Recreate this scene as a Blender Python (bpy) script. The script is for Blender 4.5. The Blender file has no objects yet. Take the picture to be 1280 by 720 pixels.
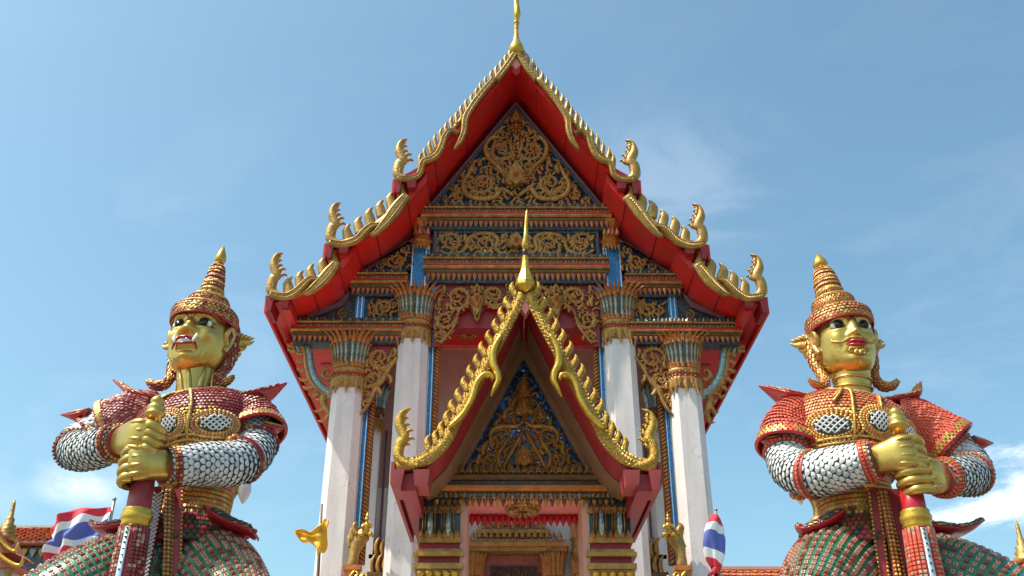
import bpy, math, random
from mathutils import Vector, Matrix
R = math.radians
random.seed(7)
C = bpy.context.scene.collection
SC = bpy.context.scene

# ---------------------------------------------------------------- camera, sky, sun, exposure
cam_d = bpy.data.cameras.new('camera')
cam = bpy.data.objects.new('camera', cam_d)
C.objects.link(cam)
cam_d.sensor_width = 36.0
cam_d.lens = 1244.0 / 1280.0 * 36.0
cam_d.clip_end = 8000
cam.location = (-0.2, 0.0, 1.6)
cam.rotation_euler = (R(90) + math.atan(660 / 1244), 0, R(-0.37))
SC.camera = cam

SUN = Vector((-1.0, -0.34, 1.72)).normalized()          # towards the sun
SUN_EL = math.asin(SUN.z)
SUN_AZ = math.atan2(SUN.x, SUN.y)                       # clockwise from +Y

world = bpy.data.worlds.new('World')
SC.world = world
world.use_nodes = True
wt = world.node_tree
wt.nodes.clear()
def wn(t, **k):
    n = wt.nodes.new(t)
    for a, b in k.items():
        setattr(n, a, b)
    return n
sky = wn('ShaderNodeTexSky')
sky.sky_type = 'NISHITA'
sky.sun_disc = False
sky.sun_elevation = SUN_EL
sky.sun_rotation = SUN_AZ
sky.altitude = 0
sky.air_density = 1.0
sky.dust_density = 2.8
sky.ozone_density = 1.0
tc = wn('ShaderNodeTexCoord')
def wmath(op, a, b=None, clamp=False):
    n = wn('ShaderNodeMath', operation=op, use_clamp=clamp)
    for i, v in enumerate((a, b)):
        if v is None: continue
        if isinstance(v, (int, float)): n.inputs[i].default_value = v
        else: wt.links.new(v, n.inputs[i])
    return n.outputs[0]
mp = wn('ShaderNodeMapping'); mp.inputs['Scale'].default_value = (1.0, 1.0, 2.6); mp.inputs['Location'].default_value = (0.35, 0.1, 0.2)
wt.links.new(tc.outputs['Generated'], mp.inputs[0])
nz = wn('ShaderNodeTexNoise'); nz.inputs['Scale'].default_value = 3.2; nz.inputs['Detail'].default_value = 12; nz.inputs['Roughness'].default_value = 0.64
nz.inputs['Distortion'].default_value = 0.5
wt.links.new(mp.outputs[0], nz.inputs['Vector'])
sep = wn('ShaderNodeSeparateXYZ'); wt.links.new(tc.outputs['Generated'], sep.inputs[0])
low = wn('ShaderNodeMapRange'); low.inputs['From Min'].default_value = 0.62; low.inputs['From Max'].default_value = 0.12
wt.links.new(sep.outputs['Z'], low.inputs['Value'])
thin = wmath('MULTIPLY', wmath('SUBTRACT', nz.outputs['Fac'], 0.5, True), 0.7)
thin = wmath('MULTIPLY', thin, wmath('ADD', wmath('MULTIPLY', low.outputs[0], 1.15), 0.14))
# cloud banks standing at their own bearings
def bank(d, r0, r1, amt):
    v = wn('ShaderNodeVectorMath', operation='DISTANCE')
    sc = wn('ShaderNodeVectorMath', operation='MULTIPLY'); sc.inputs[1].default_value = (1, 1, 1.9)
    wt.links.new(tc.outputs['Generated'], sc.inputs[0]); wt.links.new(sc.outputs[0], v.inputs[0])
    v.inputs[1].default_value = (d[0], d[1], d[2] * 1.9)
    m = wn('ShaderNodeMapRange'); m.interpolation_type = 'SMOOTHSTEP'
    m.inputs['From Min'].default_value = r0; m.inputs['From Max'].default_value = r1
    m.inputs['To Min'].default_value = amt; m.inputs['To Max'].default_value = 0
    wt.links.new(v.outputs['Value'], m.inputs['Value'])
    nn = wn('ShaderNodeMapRange'); nn.interpolation_type = 'SMOOTHSTEP'
    nn.inputs['From Min'].default_value = 0.40; nn.inputs['From Max'].default_value = 0.57
    wt.links.new(nz.outputs['Fac'], nn.inputs['Value'])
    return wmath('MULTIPLY', m.outputs[0], nn.outputs[0])
cl = wmath('ADD', thin, bank((0.45, 0.86, 0.245), 0.05, 0.17, 1.0))
cl = wmath('ADD', cl, bank((-0.385, 0.885, 0.266), 0.0, 0.055, 0.6))
cl = wmath('ADD', cl, bank((0.15, 0.82, 0.545), 0.02, 0.20, 0.10))
cl = wmath('MINIMUM', cl, 0.88)
mix = wn('ShaderNodeMix', data_type='RGBA')
wt.links.new(cl, mix.inputs['Factor'])
wb = wn('ShaderNodeVectorMath', operation='MULTIPLY'); wb.inputs[1].default_value = (0.86, 1.115, 1.035)   # camera white balance of the whole sky
wt.links.new(sky.outputs[0], wb.inputs[0]); wt.links.new(wb.outputs[0], mix.inputs['A'])
mix.inputs['B'].default_value = (7.2, 7.3, 7.5, 1)
bgn = wn('ShaderNodeBackground'); bgn.inputs['Strength'].default_value = 0.14
wt.links.new(mix.outputs['Result'], bgn.inputs['Color'])
wo = wn('ShaderNodeOutputWorld'); wt.links.new(bgn.outputs[0], wo.inputs[0])

sd = bpy.data.lights.new('sun', 'SUN'); sd.energy = 3.9; sd.angle = R(0.53); sd.color = (1.0, 0.93, 0.82)
so = bpy.data.objects.new('sun', sd); C.objects.link(so)
so.location = SUN * 60
so.rotation_euler = (-SUN).to_track_quat('-Z', 'Y').to_euler()

SC.view_settings.view_transform = 'Standard'
SC.view_settings.look = 'None'
SC.view_settings.exposure = 0.62
SC.view_settings.gamma = 1.0
SC.view_settings.use_curve_mapping = False
SC.cycles.max_bounces = 8
SC.cycles.diffuse_bounces = 4

# ---------------------------------------------------------------- materials
M = {}
def mat(name, col, rough=0.5, metal=0.0, var=0.12, scale=6.0, bump=0.0, bscale=40.0, dirt=None, dirt_amt=0.0, spec=0.5, cell=None, cracks=0.0):
    """painted / gilded surface: base colour with mottling, wear and fine relief.
    cell = (scale, [colours]) lays a mosaic of small pieces instead of one colour."""
    m = bpy.data.materials.new(name); m.use_nodes = True
    t = m.node_tree; n = t.nodes; b = n['Principled BSDF']
    b.inputs['Roughness'].default_value = rough
    b.inputs['Metallic'].default_value = metal
    b.inputs['Specular IOR Level'].default_value = spec
    co = n.new('ShaderNodeTexCoord')
    nz = n.new('ShaderNodeTexNoise'); nz.inputs['Scale'].default_value = scale; nz.inputs['Detail'].default_value = 6
    nz.inputs['Roughness'].default_value = 0.65
    t.links.new(co.outputs['Object'], nz.inputs['Vector'])
    if cell:
        vo = n.new('ShaderNodeTexVoronoi'); vo.inputs['Scale'].default_value = cell[0]
        t.links.new(co.outputs['Object'], vo.inputs['Vector'])
        rp = n.new('ShaderNodeValToRGB'); rp.color_ramp.interpolation = 'CONSTANT'
        cs = cell[1]
        el = rp.color_ramp.elements
        while len(el) < len(cs): el.new(0.5)
        for i, c in enumerate(cs):
            el[i].position = i / len(cs); el[i].color = (*c, 1)
        sx = n.new('ShaderNodeSeparateColor'); t.links.new(vo.outputs['Color'], sx.inputs[0])
        t.links.new(sx.outputs[0], rp.inputs[0])
        src = rp.outputs[0]
    else:
        rp = n.new('ShaderNodeValToRGB')
        el = rp.color_ramp.elements
        el[0].position = 0.3; el[1].position = 0.7
        el[0].color = (*[max(0, c * (1 - var)) for c in col], 1)
        el[1].color = (*[min(1, c * (1 + var)) for c in col], 1)
        t.links.new(nz.outputs['Fac'], rp.inputs[0])
        src = rp.outputs[0]
    if dirt:
        n2 = n.new('ShaderNodeTexNoise'); n2.inputs['Scale'].default_value = scale * 0.45; n2.inputs['Detail'].default_value = 9
        n2.inputs['Roughness'].default_value = 0.75
        mpp = n.new('ShaderNodeMapping'); mpp.inputs['Scale'].default_value = (2.2, 2.2, 0.3); mpp.inputs['Location'].default_value = (3, 1, 2)
        t.links.new(co.outputs['Object'], mpp.inputs[0]); t.links.new(mpp.outputs[0], n2.inputs['Vector'])
        mr = n.new('ShaderNodeMapRange'); mr.inputs['From Min'].default_value = 0.44; mr.inputs['From Max'].default_value = 0.72
        mr.inputs['To Max'].default_value = dirt_amt
        t.links.new(n2.outputs['Fac'], mr.inputs['Value'])
        mx = n.new('ShaderNodeMix'); mx.data_type = 'RGBA'
        t.links.new(mr.outputs[0], mx.inputs['Factor']); t.links.new(src, mx.inputs['A']); mx.inputs['B'].default_value = (*dirt, 1)
        src = mx.outputs['Result']
    if cracks:
        wz = n.new('ShaderNodeTexNoise'); wz.inputs['Scale'].default_value = 2.5; wz.inputs['Detail'].default_value = 5
        t.links.new(co.outputs['Object'], wz.inputs['Vector'])
        wa = n.new('ShaderNodeVectorMath'); wa.operation = 'MULTIPLY_ADD'; wa.inputs[1].default_value = (.5, .5, .5)
        t.links.new(wz.outputs['Color'], wa.inputs[0]); t.links.new(co.outputs['Object'], wa.inputs[2])
        vc = n.new('ShaderNodeTexVoronoi'); vc.feature = 'DISTANCE_TO_EDGE'; vc.inputs['Scale'].default_value = 1.3
        t.links.new(wa.outputs[0], vc.inputs['Vector'])
        cr_ = n.new('ShaderNodeMapRange'); cr_.inputs['From Min'].default_value = 0.0; cr_.inputs['From Max'].default_value = 0.014
        cr_.inputs['To Min'].default_value = cracks; cr_.inputs['To Max'].default_value = 0.0
        t.links.new(vc.outputs['Distance'], cr_.inputs['Value'])
        gate = n.new('ShaderNodeMath'); gate.operation = 'MULTIPLY'; gm = n.new('ShaderNodeMapRange'); gm.inputs['From Min'].default_value = .5; gm.inputs['From Max'].default_value = .6
        t.links.new(nz.outputs['Fac'], gm.inputs['Value']); t.links.new(gm.outputs[0], gate.inputs[0]); t.links.new(cr_.outputs[0], gate.inputs[1])
        mc = n.new('ShaderNodeMix'); mc.data_type = 'RGBA'
        t.links.new(gate.outputs[0], mc.inputs['Factor']); t.links.new(src, mc.inputs['A']); mc.inputs['B'].default_value = (*[c * .3 for c in col], 1)
        src = mc.outputs['Result']
    t.links.new(src, b.inputs['Base Color'])
    rr = n.new('ShaderNodeMapRange'); rr.inputs['To Min'].default_value = max(0.03, rough - 0.1); rr.inputs['To Max'].default_value = min(1, rough + 0.12)
    t.links.new(nz.outputs['Fac'], rr.inputs['Value']); t.links.new(rr.outputs[0], b.inputs['Roughness'])
    if bump:
        n3 = n.new('ShaderNodeTexNoise'); n3.inputs['Scale'].default_value = bscale; n3.inputs['Detail'].default_value = 4
        t.links.new(co.outputs['Object'], n3.inputs['Vector'])
        bp = n.new('ShaderNodeBump'); bp.inputs['Strength'].default_value = bump; bp.inputs['Distance'].default_value = 0.02
        t.links.new(n3.outputs['Fac'], bp.inputs['Height'])
        t.links.new(bp.outputs[0], b.inputs['Normal'])
    M[name] = m
    return m
mat('plaster', (0.76, 0.675, 0.65), 0.75, 0, 0.06, 3, 0.18, 30, (0.46, 0.39, 0.355), 0.55, cracks=0.55)
mat('shade_bounce_plaster', (0.56, 0.31, 0.27), 0.8, 0, 0.08, 3, 0.15, 30, (0.3, 0.16, 0.13), 0.3)  # upper veranda wall: shade and red bounce put into the plaster colour
mat('gold', (0.44, 0.25, 0.06), 0.42, 0.4, 0.32, 7, 0.5, 26, (0.20, 0.10, 0.03), 0.7)
mat('gold_leaf', (0.47, 0.265, 0.032), 0.36, 0.55, 0.45, 18, 1.0, 50, (0.22, 0.12, 0.02), 0.5)
mat('bright_gold', (0.64, 0.37, 0.05), 0.27, 0.7, 0.2, 7, 0.25, 24, (0.3, 0.17, 0.03), 0.4)
mat('old_gold', (0.45, 0.22, 0.05), 0.42, 0.35, 0.5, 8, 0.5, 40, (0.16, 0.06, 0.02), 0.6)
mat('brown_gold', (0.17, 0.08, 0.025), 0.5, 0.25, 0.35, 8, 0.4, 40)
mat('orange_gilt', (0.52, 0.17, 0.03), 0.4, 0.2, 0.35, 9, 0.3, 40, (0.3, 0.08, 0.02), 0.4)
mat('red', (0.70, 0.016, 0.012), 0.42, 0, 0.14, 2.2, 0.10, 18, (0.40, 0.06, 0.045), 0.75, cracks=0.4)
mat('dark_red', (0.30, 0.014, 0.018), 0.42, 0, 0.18, 3, 0.1, 18)
mat('rose', (0.82, 0.25, 0.21), 0.5, 0, 0.15, 4, 0.1, 25, (0.35, 0.05, 0.05), 0.4)
mat('pendant_red', (0.52, 0.012, 0.025), 0.35, 0, 0.15, 4)
mat('salmon', (0.66, 0.33, 0.24), 0.6, 0, 0.12, 4, 0.1, 25)
mat('blue_glass', (0.035, 0.20, 0.43), 0.16, 0.1, 0.2, 8, cell=(38, [(0.02, 0.13, 0.33), (0.04, 0.22, 0.46), (0.05, 0.26, 0.5), (0.03, 0.18, 0.42)]))
mat('blue_mosaic', (0.02, 0.05, 0.1), 0.5, 0.0, spec=0.2, var=0.3, scale=8, cell=(30, [(0.005, 0.010, 0.017), (0.006, 0.018, 0.030), (0.008, 0.03, 0.055), (0.005, 0.012, 0.02), (0.008, 0.022, 0.035), (0.015, 0.08, 0.17)]))
mat('blue_sparkle', (0.02, 0.1, 0.3), 0.14, 0.2, 0.3, 8, cell=(26, [(0.008, 0.018, 0.04), (0.012, 0.05, 0.14), (0.02, 0.11, 0.30), (0.010, 0.025, 0.06), (0.01, 0.03, 0.07), (0.05, 0.24, 0.52)]))
mat('teal_glass', (0.22, 0.34, 0.34), 0.12, 0.3, 0.2, 7, 0.3, 25, cell=(34, [(0.18, 0.25, 0.24), (0.28, 0.36, 0.34), (0.38, 0.44, 0.40), (0.23, 0.32, 0.33)]))
mat('silver_glass', (0.62, 0.68, 0.7), 0.12, 0.7, 0.2, 10, 0.3, 30)
mat('dark_glass', (0.02, 0.06, 0.07), 0.12, 0.2, 0.3, 8)
mat('slate', (0.10, 0.12, 0.13), 0.4, 0.0, 0.3, 8, cell=(26, [(0.025, 0.04, 0.05), (0.06, 0.07, 0.07), (0.10, 0.10, 0.085), (0.04, 0.05, 0.065)]))
mat('brick_red', (0.36, 0.05, 0.045), 0.5, 0, 0.2, 4, 0.1, 20, (0.2, 0.04, 0.04), 0.4)
mat('mauve', (0.16, 0.08, 0.10), 0.5, 0, 0.1, 5)
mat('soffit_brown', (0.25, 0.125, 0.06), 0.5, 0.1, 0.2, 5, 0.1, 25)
mat('roof_tile', (0.52, 0.16, 0.05), 0.45, 0, 0.3, 7, 0.1, 30, (0.2, 0.08, 0.05), 0.5)
mat('door_wood', (0.10, 0.03, 0.02), 0.4, 0, 0.3, 6)
mat('concrete', (0.14, 0.13, 0.115), 0.85, 0, 0.1, 0.6, 0.1, 10)
mat('petal_red', (0.40, 0.11, 0.075), 0.45, 0, 0.3, 12)
mat('pale_stone', (0.46, 0.43, 0.39), 0.6, 0, 0.08, 1.2, 0.1, 14)
mat('grey_stone', (0.42, 0.4, 0.38), 0.8, 0, 0.15, 3, 0.2, 20)

# ---------------------------------------------------------------- mesh collecting helpers
def cat(pts, k=4, closed=False):
    """Catmull-Rom through points given as tuples of any length."""
    P = [tuple(map(float, p)) for p in pts]
    n = len(P); out = []
    rng = range(n if closed else n - 1)
    for i in rng:
        g = (lambda j: P[j % n]) if closed else (lambda j: P[min(max(j, 0), n - 1)])
        p0, p1, p2, p3 = g(i - 1), g(i), g(i + 1), g(i + 2)
        for s in range(k):
            t = s / k
            out.append(tuple(0.5 * (2 * b + (c - a) * t + (2 * a - 5 * b + 4 * c - d) * t * t + (3 * b - a - 3 * c + d) * t ** 3)
                             for a, b, c, d in zip(p0, p1, p2, p3)))
    if not closed: out.append(P[-1])
    return out
def lerp(a, b, t): return a + (b - a) * t
def sample(vals, t):
    x = t * (len(vals) - 1); i = min(int(x), len(vals) - 2); return lerp(vals[i], vals[i + 1], x - i)

ORIGIN = {}
class MB:
    def __init__(s, off=(0, 0, 0)):
        s.v = []; s.f = []; s.m = []; s.s = []; s.off = Vector(off)
    def add(s, vs, fs, m=0, smooth=False):
        b = len(s.v)
        s.v += [tuple(v) for v in vs]
        for f in fs:
            s.f.append(tuple(b + i for i in f)); s.m.append(m); s.s.append(smooth)
    def box(s, x0, x1, y0, y1, z0, z1, m=0):
        vs = [(x, y, z) for x in (x0, x1) for y in (y0, y1) for z in (z0, z1)]
        s.add(vs, [(0, 1, 3, 2), (4, 6, 7, 5), (0, 4, 5, 1), (2, 3, 7, 6), (0, 2, 6, 4), (1, 5, 7, 3)], m)
    def prism(s, poly, y0, y1, m=0):
        """outline in x,z pushed from y0 to y1"""
        n = len(poly)
        vs = [(x, y0, z) for x, z in poly] + [(x, y1, z) for x, z in poly]
        fs = [tuple(range(n)), tuple(range(2 * n - 1, n - 1, -1))] + [(i, i + n, (i + 1) % n + n, (i + 1) % n) for i in range(n)]
        s.add(vs, fs, m)
    def mould(s, prof, x0, x1, m=0):
        """outline in y,z run along x"""
        n = len(prof)
        vs = [(x0, y, z) for y, z in prof] + [(x1, y, z) for y, z in prof]
        fs = [tuple(range(n)), tuple(range(2 * n - 1, n - 1, -1))] + [(i, i + n, (i + 1) % n + n, (i + 1) % n) for i in range(n)]
        s.add(vs, fs, m)
    def rings(s, rs, m=0, smooth=True, cap=True, closed=False):
        n = len(rs[0]); vs = [p for r in rs for p in r]; fs = []
        K = len(rs)
        for k in range(K if closed else K - 1):
            a, b = k * n, ((k + 1) % K) * n
            for i in range(n):
                j = (i + 1) % n
                fs.append((a + i, a + j, b + j, b + i))
        s.add(vs, fs, m, smooth)
        if cap and not closed:
            b = len(s.v) - len(vs)
            s.f.append(tuple(b + i for i in range(n - 1, -1, -1))); s.m.append(m); s.s.append(False)
            o = b + (K - 1) * n
            s.f.append(tuple(o + i for i in range(n))); s.m.append(m); s.s.append(False)
    def lathe(s, prof, n=16, o=(0, 0, 0), m=0, smooth=True, rot=None, sq=1.0, sy=1.0, a0=0.0):
        """profile of (radius, height) turned about z; sq<1 squares the section"""
        o = Vector(o); rs = []
        for r, z in prof:
            ring = []
            for i in range(n):
                a = a0 + 2 * math.pi * i / n
                c, d = math.cos(a), math.sin(a)
                c = math.copysign(abs(c) ** sq, c); d = math.copysign(abs(d) ** sq, d)
                p = Vector((r * c, r * d * sy, z))
                if rot: p = rot @ p
                ring.append(o + p)
            rs.append(ring)
        s.rings(rs, m, smooth)
    def flat_tube(s, pts, widths, depth, y, m=0, n=8, smooth=True, flat=False):
        """ribbon following points in the x,z plane at depth y; oval in section"""
        K = len(pts); rs = []
        for k, (x, z) in enumerate(pts):
            a = pts[max(k - 1, 0)]; b = pts[min(k + 1, K - 1)]
            tx, tz = b[0] - a[0], b[1] - a[1]; L = math.hypot(tx, tz) or 1
            nx, nz_ = -tz / L, tx / L
            t = k / (K - 1)
            w = (widths(t) if callable(widths) else sample(widths, t)) * 0.5
            d = (depth(t) if callable(depth) else depth) * 0.5
            d = min(d, w * 2.5 + 0.002)
            ring = []
            for i in range(n):
                g = 2 * math.pi * i / n
                ring.append((x + nx * w * math.cos(g), y + d * math.sin(g), z + nz_ * w * math.cos(g)))
            rs.append(ring)
        s.rings(rs, m, smooth)
    def tube(s, pts, rad, n=10, m=0, smooth=True, up=(0, 0, 1), cap=True):
        """rad: list of r or (ra, rb) sampled along the path; ra lies along the side, rb along up"""
        P = [Vector(p) for p in pts]; K = len(P); rs = []
        prev = Vector(up)
        for k in range(K):
            T = (P[min(k + 1, K - 1)] - P[max(k - 1, 0)]).normalized()
            sd_ = T.cross(prev)
            if sd_.length < 1e-4: sd_ = T.cross(Vector((1, 0.3, 0)))
            sd_.normalize(); u = sd_.cross(T).normalized(); prev = u
            t = k / (K - 1)
            if callable(rad): r = rad(t)
            else:
                x = t * (len(rad) - 1); i = min(int(x), len(rad) - 2); q = x - i
                a, b = rad[i], rad[i + 1]
                a = a if isinstance(a, tuple) else (a, a); b = b if isinstance(b, tuple) else (b, b)
                r = (lerp(a[0], b[0], q), lerp(a[1], b[1], q))
            if not isinstance(r, tuple): r = (r, r)
            rs.append([P[k] + sd_ * (r[0] * math.cos(2 * math.pi * i / n)) + u * (r[1] * math.sin(2 * math.pi * i / n)) for i in range(n)])
        s.rings(rs, m, smooth, cap)
    def ball(s, c, r, n=10, k=7, m=0, sc=(1, 1, 1)):
        c = Vector(c); rs = []
        for j in range(k + 1):
            a = math.pi * (j / k) * 0.98 + 0.01 * math.pi
            rs.append([c + Vector((sc[0] * r * math.sin(a) * math.cos(2 * math.pi * i / n), sc[1] * r * math.sin(a) * math.sin(2 * math.pi * i / n), -sc[2] * r * math.cos(a))) for i in range(n)])
        s.rings(rs, m, True)
    def mesh(s, name, mats):
        me = bpy.data.meshes.new(name)
        me.from_pydata([(v[0] - s.off.x, v[1] - s.off.y, v[2] - s.off.z) for v in s.v], [], s.f)
        for q in (mats if isinstance(mats, (list, tuple)) else [mats]):
            me.materials.append(M[q])
        me.polygons.foreach_set('material_index', s.m)
        me.polygons.foreach_set('use_smooth', s.s)
        me.update()
        return me
    def build(s, name, mats, parent=None):
        if parent is not None: s.off = Vector(ORIGIN[parent])
        o = bpy.data.objects.new(name, s.mesh(name, mats)); C.objects.link(o)
        if parent is not None:
            o.parent = parent; ORIGIN[o] = ORIGIN[parent]
        else:
            o.location = s.off; ORIGIN[o] = tuple(s.off)
        return o
def thing(name, label, category, loc=(0, 0, 0), group=None):
    o = bpy.data.objects.new(name, None); C.objects.link(o)
    o.location = loc; o.empty_display_size = 0.3
    o['label'] = label; o['category'] = category
    if group: o['group'] = group
    ORIGIN[o] = tuple(loc)
    return o
def part_empty(name, parent):
    o = bpy.data.objects.new(name, None); C.objects.link(o); o.parent = parent; ORIGIN[o] = ORIGIN[parent]
    return o
def tag(o, label=None, category=None, group=None, kind=None):
    for k, v in (('label', label), ('category', category), ('group', group), ('kind', kind)):
        if v: o[k] = v
    return o
def put(name, me, parent, loc, rot=(0, 0, 0), sc=(1, 1, 1)):
    """one more piece sharing the mesh data, placed in world coordinates under its part"""
    o = bpy.data.objects.new(name, me); C.objects.link(o)
    o.parent = parent
    o.location = Vector(loc) - Vector(ORIGIN[parent]); o.rotation_euler = rot; o.scale = sc
    return o
# ---------------------------------------------------------------- ground
g = MB(); N = 24; S = 3000
g.add([(-S, -S, 0), (S, -S, 0), (S, S, 0), (-S, S, 0)], [(0, 1, 2, 3)])
tag(g.build('ground', ['concrete']), kind='structure')

tr_ = MB()  # pale steps below the view, added to bounce light onto ceiling and soffits
for k in range(6): tr_.box(-6.4, 6.4, 10.2 + .34 * k, 10.2 + .34 * (k + 1) if k < 5 else 19.4, .004, .18 * (k + 1))
tag(tr_.build('bounce_terrace', ['pale_stone']), kind='structure')

# ---------------------------------------------------------------- carved ornament, made once and shared
def flame(h, w, hook=0.3, depth=0.08, m=0, mb=None, o=(0, 0), y=0, ang=0, n=6, k=3):
    """a curling flame leaf standing on its base at o, tip hooked to +x"""
    mb = mb or MB()
    base = [(0, 0), (-0.10 * h, 0.28 * h), (-0.09 * h, 0.58 * h), (0.04 * h, 0.84 * h), (hook * h, h)]
    ca, sa = math.cos(ang), math.sin(ang)
    pts = [(o[0] + x * ca - z * sa, o[1] + x * sa + z * ca) for x, z in cat(base, k)]
    mb.flat_tube(pts, [w * 0.75, w, w * 0.95, w * 0.6, w * 0.05], depth, y, m, n)
    return mb
def scroll_mesh(name, turns=1.6, sgn=1, start=0.0, mats=('old_gold', 'orange_gilt'), leaves=9, heart=True):
    """unit scroll: a band winding inwards with leaf lobes on its outer side"""
    mb = MB(); pts = []
    K = 44
    for i in range(K + 1):
        t = i / K
        a = start + sgn * turns * 2 * math.pi * t
        r = 0.80 * (1 - t) ** 0.9 + 0.10
        pts.append((r * math.cos(a), r * math.sin(a)))
    mb.flat_tube(pts, [0.26, 0.32, 0.28, 0.21, 0.17, 0.22], lambda t: 0.20 + 0.18 * t, 0, 0, 6)
    for j in range(leaves):
        t = 0.02 + 0.42 * j / leaves
        a = start + sgn * turns * 2 * math.pi * t
        r = 0.80 * (1 - t) ** 0.9 + 0.12
        x, z = r * math.cos(a), r * math.sin(a)
        out = a - math.pi / 2 - sgn * 0.75
        L = 0.34 - 0.012 * j
        q = [(0, 0), (-0.02 * L, 0.35 * L), (0.05 * L, 0.7 * L), (0.34 * L, L)]
        ca, sa = math.cos(out), math.sin(out)
        qq = [(x + (px * -sgn) * ca - pz * sa, z + (px * -sgn) * sa + pz * ca) for px, pz in cat(q, 2)]
        mb.flat_tube(qq, [0.20, 0.28, 0.21, 0.03], 0.18, 0.02, j % 2, 6)
    for j in range(6):
        t = 0.30 + 0.5 * j / 6
        a = start + sgn * turns * 2 * math.pi * t
        r = 0.80 * (1 - t) ** 0.9 + 0.02
        x, z = r * math.cos(a), r * math.sin(a)
        q = [(x, z), (x * 0.82 + 0.07 * math.cos(a + sgn), z * 0.82 + 0.07 * math.sin(a + sgn)), (x * 0.6 + 0.16 * math.cos(a + sgn * 1.5), z * 0.6 + 0.16 * math.sin(a + sgn * 1.5))]
        mb.flat_tube(cat(q, 2), [0.1, 0.13, 0.03], 0.13, 0.03, 1, 6)
    if heart: mb.ball((0, -0.08, 0), 0.13, 8, 5, 1)
    return mb.mesh(name, mats)
SCR = {s: scroll_mesh('scroll', 1.55, s, R(200) if s > 0 else R(-20)) for s in (1, -1)}
SCR2 = {s: scroll_mesh('scroll', 1.45, s, R(90), leaves=11) for s in (1, -1)}
def scr(parent, x, y, z, r, s=1, rot=0.0, bank=SCR):
    return put('scroll', bank[s], parent, (x, y, z), (0, rot, 0), (r, r * 0.8, r))
def rosette_mesh(name='rosette', mats=('old_gold', 'orange_gilt'), pet=8):
    mb = MB()
    for j in range(pet):
        a = 2 * math.pi * j / pet
        q = [(0.2 * math.cos(a), 0.2 * math.sin(a)), (0.6 * math.cos(a), 0.6 * math.sin(a)), (math.cos(a), math.sin(a))]
        mb.flat_tube(q, [0.25, 0.5, 0.06], 0.25, 0, 0, 6)
    mb.ball((0, -0.08, 0), 0.3, 8, 5, 1)
    return mb.mesh(name, mats)
ROS = rosette_mesh()
def diamond_mesh():
    """stack of layered flame leaves closing to a point (thep phanom style plaque without a figure)"""
    mb = MB()
    for k, (s, zz) in enumerate(((1.0, 0.0), (0.72, -0.12), (0.46, -0.2))):
        mb.prism([(0, zz - 0.2 * s), (0.42 * s, zz + 0.2 * s), (0.30 * s, zz + 0.55 * s), (0, zz + 1.1 * s), (-0.30 * s, zz + 0.55 * s), (-0.42 * s, zz + 0.2 * s)], -0.06 - 0.05 * k, 0.05, k % 2)
    for sx in (-1, 1):
        for q in range(4):
            a0 = sx * (0.5 + 0.32 * q)
            flame(0.55 - 0.05 * q, 0.2, -0.25 * sx, 0.14, 0, mb, (sx * 0.12, 0.06 - 0.04 * q), -0.02, -a0)
    mb.ball((0, -0.2, 0.18), 0.12, 8, 5, 1)
    return mb.mesh('plaque', ('old_gold', 'orange_gilt'))
PLQ = diamond_mesh()
LEAF = flame(1.0, 0.42, 0.22, 0.2, 0, None).mesh('leaf', ('old_gold',))
LEAFM = flame(1.0, 0.42, -0.22, 0.2, 0, None).mesh('leaf', ('old_gold',))

def petal_row(name, parent, x0, x1, y, z, h, w, up=1, mats=('old_gold',), yd=0.05, alt=None):
    mb = MB(); n = max(2, round((x1 - x0) / w)); w = (x1 - x0) / n
    for i in range(n):
        x = x0 + (i + 0.5) * w; d = up
        vs = [(x - w * .44, y, z), (x - w * .4, y - yd * .6, z + d * h * .35), (x, y - yd * 1.3, z + d * h * .2), (x + w * .4, y - yd * .6, z + d * h * .35), (x + w * .44, y, z), (x, y - yd * .3, z + d * h), (x, y + 0.02, z + d * h * .3)]
        fs = [(0, 2, 1), (2, 5, 1), (2, 3, 5), (2, 4, 3), (0, 1, 6), (1, 5, 6), (5, 3, 6), (3, 4, 6), (0, 6, 4, 2)]
        if up < 0: fs = [f[::-1] for f in fs]
        mb.add(vs, fs, 0 if (alt is None or i % 2 == 0) else 1)
    return tag(mb.build(name, mats, parent), kind='stuff')
def bead_row(name, parent, x0, x1, y, z, r, mats=('silver_glass',), gap=2.4):
    mb = MB(); n = max(2, int((x1 - x0) / (gap * r)))
    for i in range(n + 1):
        x = lerp(x0, x1, i / n)
        mb.add([(x - r, y, z), (x + r, y, z), (x, y, z - r), (x, y, z + r), (x, y - r, z)], [(0, 2, 4), (2, 1, 4), (1, 3, 4), (3, 0, 4)], 0)
    return tag(mb.build(name, mats, parent), kind='stuff')

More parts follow.
